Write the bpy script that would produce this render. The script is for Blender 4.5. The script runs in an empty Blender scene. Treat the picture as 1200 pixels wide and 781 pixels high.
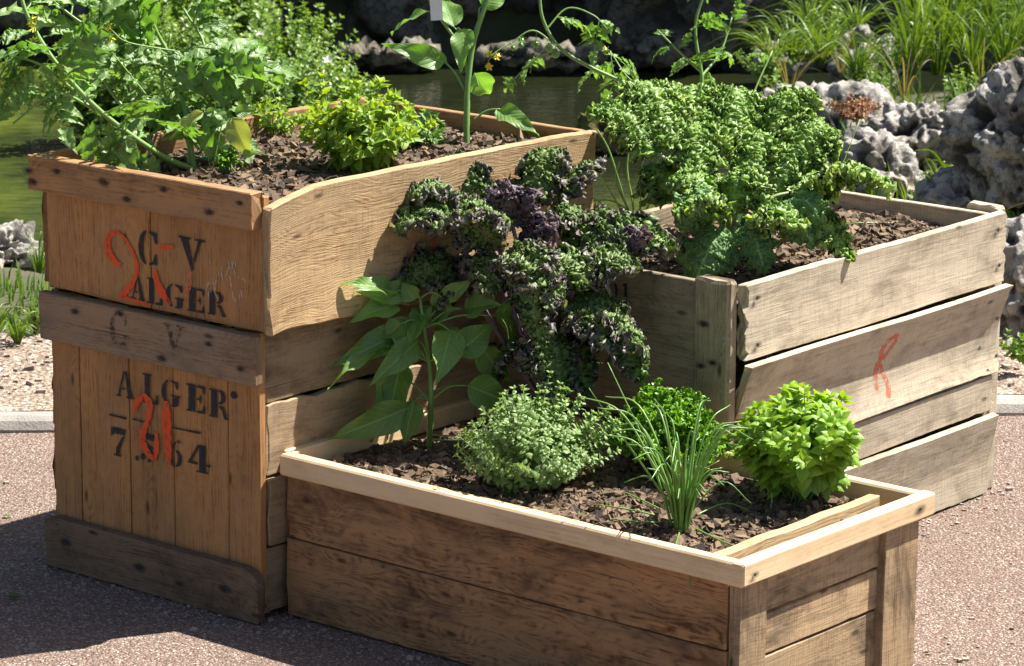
import bpy, math, random
import numpy as np
from mathutils import Vector, Matrix, noise as mnoise

R = math.radians
rng = np.random.default_rng(7)
random.seed(7)
scene = bpy.context.scene

# ------------------------------------------------------------------ camera
FPX, PITCH, ROLL, HC = 3993.4, 0.2313, 0.0085, 1.9418      # focal length in px of a 1200 px wide frame
cam_d = bpy.data.cameras.new("camera")
cam_d.sensor_width = 36.0
cam_d.lens = FPX / 1200 * 36
cam_d.clip_start = 0.1
cam_d.clip_end = 400
cam_d.dof.use_dof = True
cam_d.dof.focus_distance = 6.1
cam_d.dof.aperture_fstop = 18.0
cam = bpy.data.objects.new("camera", cam_d)
scene.collection.objects.link(cam)
cam.matrix_world = Matrix.Translation((0, 0, HC)) @ Matrix.Rotation(math.pi / 2 - PITCH, 4, 'X') @ Matrix.Rotation(ROLL, 4, 'Z')
scene.camera = cam

# ------------------------------------------------------------------ light
SUN_EL, SUN_AZ = 56.5, 67.0                                 # azimuth from +Y towards +X
world = bpy.data.worlds.new("World")
scene.world = world
world.use_nodes = True
wn = world.node_tree
wn.nodes.clear()
sky = wn.nodes.new('ShaderNodeTexSky')
sky.sky_type = 'NISHITA'
sky.sun_disc = False
sky.air_density = 0.9
sky.dust_density = 1.6
sky.ozone_density = 0.5
sky.sun_elevation = R(SUN_EL)
sky.sun_rotation = R(SUN_AZ)
bg = wn.nodes.new('ShaderNodeBackground')
bg.inputs[1].default_value = 0.05
wo = wn.nodes.new('ShaderNodeOutputWorld')
wn.links.new(sky.outputs[0], bg.inputs[0])
wn.links.new(bg.outputs[0], wo.inputs[0])
sd = bpy.data.lights.new("sun", 'SUN')
sd.energy = 5.0
sd.angle = R(0.53)
sd.color = (1.0, 0.955, 0.88)
sun = bpy.data.objects.new("sun", sd)
scene.collection.objects.link(sun)
sdir = Vector((math.sin(R(SUN_AZ)) * math.cos(R(SUN_EL)), math.cos(R(SUN_AZ)) * math.cos(R(SUN_EL)), math.sin(R(SUN_EL))))
sun.rotation_euler = sdir.to_track_quat('Z', 'Y').to_euler()
scene.view_settings.view_transform = 'Standard'
scene.view_settings.look = 'None'
scene.view_settings.exposure = 1.38
scene.view_settings.gamma = 1
scene.view_settings.use_curve_mapping = False
scene.render.engine = 'CYCLES'
scene.cycles.max_bounces = 6
scene.cycles.diffuse_bounces = 3
scene.cycles.glossy_bounces = 2
scene.cycles.transmission_bounces = 3
scene.cycles.transparent_max_bounces = 8
scene.cycles.sample_clamp_indirect = 6

# ------------------------------------------------------------------ geometry of the view (photo pixel <-> place)
def ray(px, py):
    X, Y = px - 600.0, py - 390.5
    c, s = math.cos(-ROLL), math.sin(-ROLL)
    X, Y = X * c - Y * s, X * s + Y * c
    cp, sp = math.cos(PITCH), math.sin(PITCH)
    return np.array([X / FPX, cp - Y * sp / FPX, -sp - Y * cp / FPX])
def onz(px, py, z=0.0):
    r = ray(px, py); t = (z - HC) / r[2]
    return np.array([r[0] * t, r[1] * t, z])
def at(px, py, d):
    r = ray(px, py)
    return np.array([r[0] * d, r[1] * d, HC + r[2] * d])
def depth(p):
    return p[1] * math.cos(PITCH) - (p[2] - HC) * math.sin(PITCH)
def onplane(px, py, P, n):
    r = ray(px, py); o = np.array([0, 0, HC])
    t = np.dot(np.array(P) - o, n) / np.dot(r, n)
    return o + r * t

# ------------------------------------------------------------------ object helpers
def tag(o, label=None, cat=None, group=None, kind=None):
    if label: o["label"] = label
    if cat: o["category"] = cat
    if group: o["group"] = group
    if kind: o["kind"] = kind
    return o
def empty(name, loc, rz=0.0, label=None, cat=None, group=None):
    o = bpy.data.objects.new(name, None)
    o.empty_display_size = 0.05
    scene.collection.objects.link(o)
    o.location = tuple(float(a) for a in loc); o.rotation_euler = (0, 0, rz)
    return tag(o, label, cat, group)

class MB:
    """collects vertices, quads/tris, uv and tone, and links them as one mesh object"""
    def __init__(s):
        s.V = []; s.F = []; s.UV = []; s.T = []; s.n = 0
    def add(s, V, F, UV=None, T=0.5):
        V = np.asarray(V, float).reshape(-1, 3)
        s.V.append(V)
        s.UV.append(np.zeros((len(V), 2)) if UV is None else np.asarray(UV, float))
        s.T.append(np.full(len(V), T) if np.isscalar(T) else np.asarray(T, float))
        if isinstance(F, np.ndarray): s.F.append(F + s.n)
        else: s.F.append([tuple(i + s.n for i in f) for f in F])
        s.n += len(V)
    def inst(s, tpl, M, t=0.5):
        """tpl (V,F,UV); M 3x4"""
        V, F, UV = tpl
        s.add(V @ M[:, :3].T + M[:, 3], F, UV, t)
    def build(s, name, mat, parent=None, smooth=False, loc=None):
        V = np.concatenate(s.V); UV = np.concatenate(s.UV); T = np.concatenate(s.T)
        li = []; ls = []; lt = []; c = 0
        for f in s.F:
            if isinstance(f, np.ndarray):
                k = f.shape[1]; li.append(f.reshape(-1)); m = len(f)
                ls.append(c + np.arange(m) * k); lt.append(np.full(m, k)); c += m * k
            else:
                for g in f:
                    li.append(np.array(g)); ls.append(np.array([c])); lt.append(np.array([len(g)])); c += len(g)
        li = np.concatenate(li).astype(np.int32); ls = np.concatenate(ls).astype(np.int32); lt = np.concatenate(lt).astype(np.int32)
        if loc is not None: V = V - np.array(loc)
        me = bpy.data.meshes.new(name)
        me.vertices.add(len(V)); me.vertices.foreach_set('co', V.astype(np.float32).ravel())
        me.loops.add(len(li)); me.loops.foreach_set('vertex_index', li)
        me.polygons.add(len(ls)); me.polygons.foreach_set('loop_start', ls)
        try: me.polygons.foreach_set('loop_total', lt)
        except Exception: pass
        me.update(calc_edges=True)
        uvl = me.uv_layers.new(name='UVMap')
        uvl.data.foreach_set('uv', UV[li].astype(np.float32).ravel())
        a = me.attributes.new('tone', 'FLOAT', 'POINT')
        a.data.foreach_set('value', T.astype(np.float32))
        me.polygons.foreach_set('use_smooth', np.full(len(ls), smooth))
        me.validate(); me.update()
        me.materials.append(mat)
        o = bpy.data.objects.new(name, me)
        scene.collection.objects.link(o)
        if parent is not None: o.parent = parent
        if loc is not None: o.location = tuple(float(a) for a in loc)
        return o

# ------------------------------------------------------------------ node helpers
class NT:
    def __init__(s, name):
        s.m = bpy.data.materials.new(name); s.m.use_nodes = True
        s.t = s.m.node_tree; s.t.nodes.clear()
    def n(s, typ, ins=None, **kw):
        nd = s.t.nodes.new(typ)
        for k, v in kw.items(): setattr(nd, k, v)
        for k, v in (ins or {}).items(): s.set(nd.inputs[k], v)
        return nd
    def set(s, inp, v):
        if isinstance(v, bpy.types.NodeSocket): s.t.links.new(v, inp)
        else:
            if inp.type == 'RGBA' and len(v) == 3: v = (*v, 1)
            inp.default_value = v
    def math(s, op, a, b=0.0, c=0.0, clamp=False):
        nd = s.n('ShaderNodeMath', operation=op, use_clamp=clamp)
        s.set(nd.inputs[0], a); s.set(nd.inputs[1], b); s.set(nd.inputs[2], c)
        return nd.outputs[0]
    def vec(s, x, y, z=0.0):
        return s.n('ShaderNodeCombineXYZ', {0: x, 1: y, 2: z}).outputs[0]
    def noise(s, v, scale=1.0, detail=2.0, rough=0.5, dist=0.0):
        return s.n('ShaderNodeTexNoise', {'Vector': v, 'Scale': scale, 'Detail': detail, 'Roughness': rough, 'Distortion': dist}).outputs['Fac']
    def ramp(s, f, a, b, c=0.0, d=1.0, smooth=False):
        nd = s.n('ShaderNodeMapRange', {0: f, 1: a, 2: b, 3: c, 4: d})
        if smooth: nd.interpolation_type = 'SMOOTHSTEP'
        return nd.outputs[0]
    def mix(s, f, a, b, blend='MIX'):
        nd = s.n('ShaderNodeMix', data_type='RGBA', blend_type=blend)
        s.set(nd.inputs[0], f); s.set(nd.inputs[6], a); s.set(nd.inputs[7], b)
        return nd.outputs[2]
    def out(s, sh):
        o = s.n('ShaderNodeOutputMaterial'); s.t.links.new(sh, o.inputs[0])
        return s.m
    def uv(s):
        u = s.n('ShaderNodeUVMap', uv_map='UVMap')
        q = s.n('ShaderNodeSeparateXYZ', {0: u.outputs[0]})
        return q.outputs[0], q.outputs[1]
    def tone(s):
        return s.n('ShaderNodeAttribute', attribute_name='tone').outputs['Fac']
    def pos(s):
        return s.n('ShaderNodeTexCoord').outputs['Object']
    def bump(s, h, strength=0.5, dist=0.001):
        return s.n('ShaderNodeBump', {'Height': h, 'Strength': strength, 'Distance': dist}).outputs[0]

def wood(name, light, dark, grey=(0.2, 0.19, 0.17), greyamt=0.2, ring=0.007, warp=0.02, knots=0.5, saw=0.0, stain=0.5,
         staincol=(0.03, 0.022, 0.016), rough=0.75, crack=0.3, bump=0.6, fiber=0.5, ringamt=0.4):
    t = NT(name)
    u, v = t.uv()
    w1 = t.math('SUBTRACT', t.noise(t.vec(t.math('MULTIPLY', u, 3.0), t.math('MULTIPLY', v, 9.0)), 1.0, 3.0), 0.5)
    vor = t.n('ShaderNodeTexVoronoi', {'Vector': t.vec(t.math('MULTIPLY', u, 4.0), t.math('MULTIPLY', v, 11.0)), 'Scale': 1.0}, voronoi_dimensions='2D')
    d = vor.outputs['Distance']
    sel = t.n('ShaderNodeSeparateColor', {0: vor.outputs['Color']}).outputs[0]
    sel = t.math('LESS_THAN', sel, knots)
    kin = t.math('MULTIPLY', t.ramp(d, 0.0, 0.45, 1.0, 0.0, True), sel)
    ph = t.math('ADD', t.math('DIVIDE', v, ring), t.math('MULTIPLY', w1, warp / ring * 6.0))
    ph = t.math('ADD', ph, t.math('MULTIPLY', kin, 5.0))
    rg = t.math('POWER', t.math('ADD', t.math('MULTIPLY', t.math('SINE', t.math('MULTIPLY', ph, 6.2832)), 0.5), 0.5), 1.6)
    f1 = t.noise(t.vec(t.math('MULTIPLY', u, 14.0), t.math('MULTIPLY', v, 900.0)), 1.0, 2.0)
    f2 = t.noise(t.vec(t.math('MULTIPLY', u, 5.0), t.math('MULTIPLY', v, 160.0)), 1.0, 3.0, 0.6)
    f3 = t.noise(t.vec(t.math('MULTIPLY', u, 40.0), t.math('MULTIPLY', v, 60.0)), 1.0, 4.0, 0.65)
    a = t.math('ADD', t.math('MULTIPLY', t.math('MULTIPLY', rg, t.ramp(f3, .35, .6)), ringamt), t.math('MULTIPLY', t.math('SUBTRACT', f1, 0.5), 0.7 * fiber * 2))
    a = t.math('ADD', a, t.math('MULTIPLY', t.math('SUBTRACT', f2, 0.5), 1.3))
    a = t.math('ADD', a, t.math('MULTIPLY', t.math('SUBTRACT', f3, 0.5), 0.6))
    a = t.math('ADD', a, 0.1, clamp=True)
    lf = t.noise(t.vec(t.math('MULTIPLY', u, 2.2), t.math('MULTIPLY', v, 16.0), 9.0), 1.0, 3.0, 0.6)
    a = t.math('ADD', a, t.math('MULTIPLY', t.math('SUBTRACT', lf, 0.5), 1.4), clamp=True)
    a = t.ramp(a, 0.14, 0.80)
    col = t.mix(a, light, dark)
    bl = t.noise(t.vec(t.math('MULTIPLY', u, 6.0), t.math('MULTIPLY', v, 38.0), 2.0), 1.0, 5.0, 0.7, 0.3)
    col = t.mix(t.ramp(bl, 0.5, 0.74, 0.0, 0.75 * min(1.0, stain + 0.1)), col, tuple(c * 0.55 for c in dark))
    # weathering to grey
    g = t.noise(t.vec(t.math('MULTIPLY', u, 4.0), t.math('MULTIPLY', v, 10.0), 3.3), 1.0, 5.0, 0.65)
    col = t.mix(t.math('MULTIPLY', t.ramp(g, 0.38, 0.68), greyamt, clamp=True), col, grey)
    # sawn marks across
    hs = t.math('MULTIPLY', f1, 1.0)
    if saw > 0:
        uu = t.math('ADD', u, t.math('MULTIPLY', t.noise(t.vec(t.math('MULTIPLY', u, 2.0), t.math('MULTIPLY', v, 5.0)), 1.0, 2.0), 0.03))
        sw = t.noise(t.vec(t.math('MULTIPLY', uu, 300.0), t.math('MULTIPLY', v, 14.0)), 1.0, 2.0)
        col = t.mix(t.math('MULTIPLY', t.ramp(sw, 0.45, 0.75), saw), col, tuple(c * 0.45 for c in dark))
        hs = t.math('ADD', hs, t.math('MULTIPLY', sw, -1.6 * saw))
    # knots, cracks, stains
    core = t.math('MULTIPLY', t.ramp(t.math('ADD', d, t.math('MULTIPLY', f3, 0.05)), 0.04, 0.10, 1.0, 0.0, True), sel)
    col = t.mix(t.math('MULTIPLY', core, 0.8), col, tuple(c * 0.25 for c in dark))
    ck = t.noise(t.vec(t.math('MULTIPLY', u, 3.5), t.math('MULTIPLY', v, 130.0), 7.0), 1.0, 2.0)
    ckm = t.ramp(ck, 0.70, 0.74)
    col = t.mix(t.math('MULTIPLY', ckm, crack), col, (0.015, 0.01, 0.008))
    s1 = t.noise(t.vec(t.math('MULTIPLY', u, 7.0), t.math('MULTIPLY', v, 13.0), 1.7), 1.0, 6.0, 0.68, 0.4)
    col = t.mix(t.math('MULTIPLY', t.ramp(s1, 0.48, 0.72), stain), col, staincol)
    s2 = t.noise(t.vec(t.math('MULTIPLY', u, 60.0), t.math('MULTIPLY', v, 90.0), 5.0), 1.0, 3.0, 0.6)
    col = t.mix(t.math('MULTIPLY', t.ramp(s2, 0.66, 0.74), 0.55 * min(1, stain + .2)), col, staincol)
    tn = t.ramp(t.tone(), 0.0, 1.0, 0.62, 1.38)
    col = t.mix(1.0, col, t.n('ShaderNodeCombineColor', {0: tn, 1: tn, 2: tn}).outputs[0], 'MULTIPLY')
    h = t.math('ADD', t.math('MULTIPLY', rg, 0.7 * ringamt), hs)
    h = t.math('ADD', h, t.math('MULTIPLY', f2, 1.2))
    h = t.math('SUBTRACT', h, t.math('MULTIPLY', ckm, 2.0))
    p = t.n('ShaderNodeBsdfPrincipled', {'Base Color': col, 'Roughness': rough, 'Normal': t.bump(h, bump, 0.0009)})
    p.inputs['Specular IOR Level'].default_value = 0.25
    return t.out(p.outputs[0])

def paint(name, col, wear, scale=70):
    t = NT(name)
    u, v = t.uv()
    n1 = t.noise(t.vec(t.math('MULTIPLY', u, 1.0), t.math('MULTIPLY', v, 1.0)), scale, 5.0, 0.7)
    n2 = t.noise(t.vec(t.math('MULTIPLY', u, 6.0), t.math('MULTIPLY', v, 0.8)), scale * 1.3, 3.0, 0.6)
    a = t.math('ADD', t.math('MULTIPLY', n1, 0.6), t.math('MULTIPLY', n2, 0.4))
    al = t.ramp(a, wear, wear + 0.12, 0.0, 0.93)
    p = t.n('ShaderNodeBsdfPrincipled', {'Base Color': col, 'Roughness': 0.8})
    tr = t.n('ShaderNodeBsdfTransparent')
    mx = t.n('ShaderNodeMixShader', {0: al, 1: tr.outputs[0], 2: p.outputs[0]})
    return t.out(mx.outputs[0])

def leaf(name, c1, c2, trans=0.35, tcol=None, rough=0.45, spec=0.5, vein=0.0, edge=None, edgew=0.5, nscale=60, bumpst=0.3, wax=0.0):
    t = NT(name)
    u, v = t.uv()
    tn = t.tone()
    nz = t.noise(t.pos(), nscale, 3.0, 0.6)
    f = t.math('ADD', tn, t.math('MULTIPLY', t.math('SUBTRACT', nz, 0.5), 0.7), clamp=True)
    col = t.mix(f, c1, c2)
    au = t.math('ABSOLUTE', t.math('SUBTRACT', u, 0.5))
    h = nz
    if vein > 0:
        mid = t.ramp(au, 0.012, 0.03, 1.0, 0.0)
        sv = t.math('SINE', t.math('MULTIPLY', t.math('SUBTRACT', v, t.math('MULTIPLY', au, 0.55)), 55.0))
        svm = t.math('MULTIPLY', t.ramp(sv, 0.9, 1.0), 0.5)
        vm = t.math('MAXIMUM', mid, svm)
        col = t.mix(t.math('MULTIPLY', vm, vein), col, tuple(min(1, c * 2.2 + 0.05) for c in c2))
        h = t.math('SUBTRACT', t.math('MULTIPLY', nz, 0.5), t.math('MULTIPLY', t.ramp(sv, -0.2, 1.0), 1.0))
    if edge is not None:
        em = t.ramp(t.math('ADD', au, t.math('MULTIPLY', t.math('SUBTRACT', nz, 0.5), 0.35)), edgew * 0.5, 0.5)
        col = t.mix(em, col, edge)
    if wax > 0:
        wz = t.noise(t.pos(), nscale * 2.5, 2.0)
        col = t.mix(t.math('MULTIPLY', t.ramp(wz, 0.5, 0.7), wax), col, (0.42, 0.5, 0.42))
    p = t.n('ShaderNodeBsdfPrincipled', {'Base Color': col, 'Roughness': rough, 'Normal': t.bump(h, bumpst, 0.002)})
    p.inputs['Specular IOR Level'].default_value = spec
    if trans > 0:
        tc = t.mix(1.0, col, tcol or (1.6, 1.5, 0.5), 'MULTIPLY')
        tr = t.n('ShaderNodeBsdfTranslucent', {'Color': tc})
        mx = t.n('ShaderNodeMixShader', {0: trans, 1: p.outputs[0], 2: tr.outputs[0]})
        return t.out(mx.outputs[0])
    return t.out(p.outputs[0])

def plain(name, col, rough=0.6, col2=None, scale=40, metallic=0.0):
    t = NT(name)
    c = t.mix(t.ramp(t.noise(t.pos(), scale, 4.0, 0.6), 0.35, 0.65), col, col2 or tuple(x * 0.7 for x in col))
    p = t.n('ShaderNodeBsdfPrincipled', {'Base Color': c, 'Roughness': rough, 'Metallic': metallic})
    return t.out(p.outputs[0])

# ------------------------------------------------------------------ materials
M = {}
M['pine_warm'] = wood('pine_warm', (0.42, 0.21, 0.078), (0.21, 0.092, 0.032), (0.26, 0.17, 0.10), 0.35, ring=0.008, warp=0.010, knots=0.22, stain=0.28, crack=0.15)
M['batten_warm'] = wood('batten_warm', (0.38, 0.20, 0.085), (0.16, 0.075, 0.03), (0.24, 0.165, 0.10), 0.5, ring=0.009, warp=0.012, knots=0.45, stain=0.45, crack=0.35)
M['batten_grey'] = wood('batten_grey', (0.30, 0.195, 0.115), (0.12, 0.07, 0.042), (0.22, 0.175, 0.13), 0.6, ring=0.006, warp=0.010, knots=0.5, stain=0.5, crack=0.6)
M['batten_dark'] = wood('batten_dark', (0.21, 0.135, 0.078), (0.07, 0.042, 0.025), (0.15, 0.115, 0.085), 0.5, ring=0.007, warp=0.012, knots=0.4, stain=0.75, crack=0.5)
M['side_sawn'] = wood('side_sawn', (0.47, 0.315, 0.165), (0.23, 0.13, 0.058), (0.37, 0.275, 0.17), 0.5, ring=0.0060, warp=0.026, knots=0.35, ringamt=.36, saw=0.25, stain=0.25, crack=0.25, bump=1.0)
M['side_low'] = wood('side_low', (0.40, 0.28, 0.16), (0.17, 0.10, 0.05), (0.30, 0.235, 0.16), 0.5, ring=0.009, warp=0.012, knots=0.4, saw=0.15, stain=0.65, crack=0.5, bump=0.7, ringamt=.15)
M['brown_board'] = wood('brown_board', (0.37, 0.20, 0.09), (0.105, 0.046, 0.018), (0.20, 0.135, 0.085), 0.45, ring=0.013, warp=0.04, knots=0.25, stain=0.8, crack=0.5, ringamt=.5, staincol=(0.03, 0.016, 0.01))
M['end_board'] = wood('end_board', (0.42, 0.29, 0.165), (0.12, 0.07, 0.035), (0.30, 0.235, 0.155), 0.5, ring=0.008, warp=0.015, knots=0.35, saw=0.35, stain=0.85, crack=0.6, bump=0.8, ringamt=.15)
M['grey_board'] = wood('grey_board', (0.52, 0.435, 0.315), (0.25, 0.19, 0.128), (0.41, 0.355, 0.27), 0.6, ring=0.012, warp=0.012, knots=0.22, saw=0.28, stain=0.62, crack=0.35, bump=0.7, ringamt=.12, staincol=(0.07, 0.05, 0.035))
M['post_grey'] = wood('post_grey', (0.34, 0.27, 0.18), (0.15, 0.105, 0.065), (0.28, 0.24, 0.18), 0.6, ring=0.007, warp=0.01, knots=0.2, saw=0.12, stain=0.6, crack=0.5)
M['new_pine'] = wood('new_pine', (0.66, 0.49, 0.30), (0.50, 0.335, 0.175), (0.58, 0.43, 0.27), 0.3, ring=0.010, warp=0.004, ringamt=.25, knots=0.03, stain=0.16, crack=0.12, bump=0.25, fiber=0.25, rough=0.55)
M['liner'] = wood('liner', (0.52, 0.37, 0.20), (0.28, 0.16, 0.07), (0.40, 0.30, 0.18), 0.4, ring=0.008, warp=0.01, knots=0.2, stain=0.3, crack=0.3)
M['nail'] = plain('nail', (0.035, 0.03, 0.028), 0.5, metallic=0.6)
M['black_paint'] = paint('black_paint', (0.015, 0.016, 0.02), 0.34)
M['faint_paint'] = paint('faint_paint', (0.03, 0.026, 0.026), 0.46)
M['orange_paint'] = paint('orange_paint', (0.72, 0.085, 0.018), 0.36, 45)
M['orange_faint'] = paint('orange_faint', (0.68, 0.16, 0.08), 0.43, 60)
M['white_scuff'] = paint('white_scuff', (0.55, 0.5, 0.43), 0.40, 60)

def soil_mat():
    t = NT('soil')
    n = t.noise(t.pos(), 90, 4, 0.7)
    f = t.math('ADD', t.tone(), t.math('MULTIPLY', t.math('SUBTRACT', n, 0.5), 0.8), clamp=True)
    c = t.mix(f, (0.022, 0.014, 0.009), (0.23, 0.15, 0.088))
    p = t.n('ShaderNodeBsdfPrincipled', {'Base Color': c, 'Roughness': 0.85, 'Normal': t.bump(n, 0.8, 0.003)})
    return t.out(p.outputs[0])
M['soil'] = soil_mat()

# ------------------------------------------------------------------ planks
def plank(mb, O, aL, aW, aT, L, W, T, cup=None, top=None, bot=None, n=26, m=5, c=0.0018, tone=None, rag=0.0014, endrag=0.002):
    """a board: runs along aL, W wide along aW, T thick outwards along aT; O its inner lower corner"""
    O = np.array(O, float); aL = np.array(aL, float); aW = np.array(aW, float); aT = np.array(aT, float)
    cup = cup or (lambda s: 0.0)
    tone = rng.uniform(0.25, 0.75) if tone is None else tone
    offu, offv = rng.uniform(0, 40), rng.uniform(0, 40)
    ring = [(0.0, c), (0.0, T - c)] + [(c + (W - 2 * c) * j / m, T) for j in range(m + 1)] + [(W, T - c), (W, c)] + [(W - c - (W - 2 * c) * j / m, 0.0) for j in range(m + 1)]
    k = len(ring)
    ph = rng.uniform(0, 6.28, 6)
    V = []; UV = []
    er = rng.normal(0, endrag, (2, k))
    st = [0.0, c] + [L * i / (n) for i in range(1, n)] + [L - c, L]
    for i, l in enumerate(st):
        e = 1 if i in (0, len(st) - 1) else 0
        b0 = (bot(l / L) if bot else 0) + rag * .35 * (math.sin(l * 5 + ph[0]) + 0.4 * math.sin(l * 31 + ph[1]) + 1.2 * mnoise.noise(Vector((l * 60, ph[0], 0)))) + rag * 3.5 * max(0, mnoise.noise(Vector((l * 22, ph[1], 0))) - .28)
        t0 = (top(l / L) if top else 0) + rag * .35 * (math.sin(l * 5 + ph[2]) + 0.4 * math.sin(l * 27 + ph[3]) + 1.2 * mnoise.noise(Vector((l * 60, ph[2], 5)))) - rag * 2.5 * max(0, mnoise.noise(Vector((l * 22, ph[3], 0))) - .3)
        bow = rag * 1.0 * math.sin(l * 5 + ph[4])
        v = 0.0; pw = pt = None
        for j, (w, t) in enumerate(ring):
            f = w / W
            ww = b0 + f * (W + t0 - b0)
            tt = t + cup(f) + bow
            if e:
                ww = ww + (0.5 - f) * 2 * c * 0.7
                tt = tt + (0.5 - t / T) * 2 * c * 0.7
            ll = l
            if i <= 1: ll = l + er[0, j]
            if i >= len(st) - 2: ll = l + er[1, j]
            V.append(O + aL * ll + aW * ww + aT * tt)
            if pw is not None: v += math.hypot(w - pw, t - pt)
            pw, pt = w, t
            UV.append((offu + l, offv + v))
    F = []
    ns = len(st)
    flip = np.dot(np.cross(aL, aW), aT) < 0
    for i in range(ns - 1):
        for j in range(k):
            j2 = (j + 1) % k
            q = (i * k + j, (i + 1) * k + j, (i + 1) * k + j2, i * k + j2)
            F.append(q if flip else q[::-1])
    c0 = tuple(range(k)); c1 = tuple((ns - 1) * k + j for j in range(k))
    F.append(c0 if flip else c0[::-1]); F.append(c1[::-1] if flip else c1)
    # the last ring edge would wrap the uv: fine, it lies on the hidden inner lower edge
    mb.add(V, F, UV, tone)

X = np.array([1., 0, 0]); Y = np.array([0, 1., 0]); Z = np.array([0, 0, 1.])

def stain_mat():
    t = NT('iron_stain')
    u, v = t.uv()
    d = t.n('ShaderNodeVectorMath', {0: t.vec(t.math('MULTIPLY', t.math('SUBTRACT', u, .5), 2.0), t.math('MULTIPLY', t.math('SUBTRACT', v, .5), 2.0))}, operation='LENGTH').outputs['Value']
    g = t.n('ShaderNodeObjectInfo').outputs['Random']
    n1 = t.noise(t.vec(t.math('MULTIPLY', u, 2.0), t.math('MULTIPLY', v, 7.0), t.math('MULTIPLY', g, 50.0)), 2.0, 4.0, .7)
    al = t.math('MULTIPLY', t.ramp(t.math('ADD', d, t.math('MULTIPLY', t.math('SUBTRACT', n1, .5), 1.3)), 0.1, 0.95, 1.0, 0.0, True), .8)
    p = t.n('ShaderNodeBsdfPrincipled', {'Base Color': (0.03, 0.024, 0.02), 'Roughness': .85})
    mx = t.n('ShaderNodeMixShader', {0: al, 1: t.n('ShaderNodeBsdfTransparent').outputs[0], 2: p.outputs[0]})
    return t.out(mx.outputs[0])
M['iron_stain'] = stain_mat()
def nails(parent, pts, axis, r=0.0028):
    a = np.array(axis, float); first = None
    for p in pts:
        if first is None:
            mb = MB(); g = X if abs(a[0]) < .5 else Y
            w_, h_ = .020, .0095
            mb.add([-g * w_ - Z * h_, g * w_ - Z * h_, g * w_ + Z * h_, -g * w_ + Z * h_], [(0, 1, 2, 3)], [(0, 0), (1, 0), (1, 1), (0, 1)])
            first = o = mb.build('iron_stain', M['iron_stain'], parent)
        else:
            o = first.copy(); scene.collection.objects.link(o); o.parent = parent
        sc_ = rng.uniform(.7, 1.25); o.scale = (sc_, sc_, sc_)
        o.location = tuple(float(q) for q in (np.array(p) + a * .0013))
    nail_heads(parent, pts, axis, r)
def nail_heads(parent, pts, axis, r=0.0028):
    """small round nail heads standing 1 mm proud, each its own mesh object"""
    src = None
    for p in pts:
        if src is None or src[1] != tuple(axis):
            mb = MB(); a = np.array(axis, float)
            b = np.cross(a, Z) if abs(a[2]) < .9 else X
            c_ = np.cross(a, b)
            V = []
            for rr, h in ((r, 0.0), (r, 0.0010), (r * 0.6, 0.0016)):
                for k in range(8):
                    an = k * math.pi / 4
                    V.append(b * rr * math.cos(an) + c_ * rr * math.sin(an) + a * h)
            F = [(q * 8 + k, q * 8 + (k + 1) % 8, q * 8 + 8 + (k + 1) % 8, q * 8 + 8 + k) for q in range(2) for k in range(8)] + [tuple(range(16, 24))]
            mb.add(V, F)
            o = mb.build('nail', M['nail'], parent)
            src = (o, tuple(axis))
        else:
            o = src[0].copy(); scene.collection.objects.link(o); o.parent = parent
        o.location = tuple(float(q) for q in p)

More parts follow.
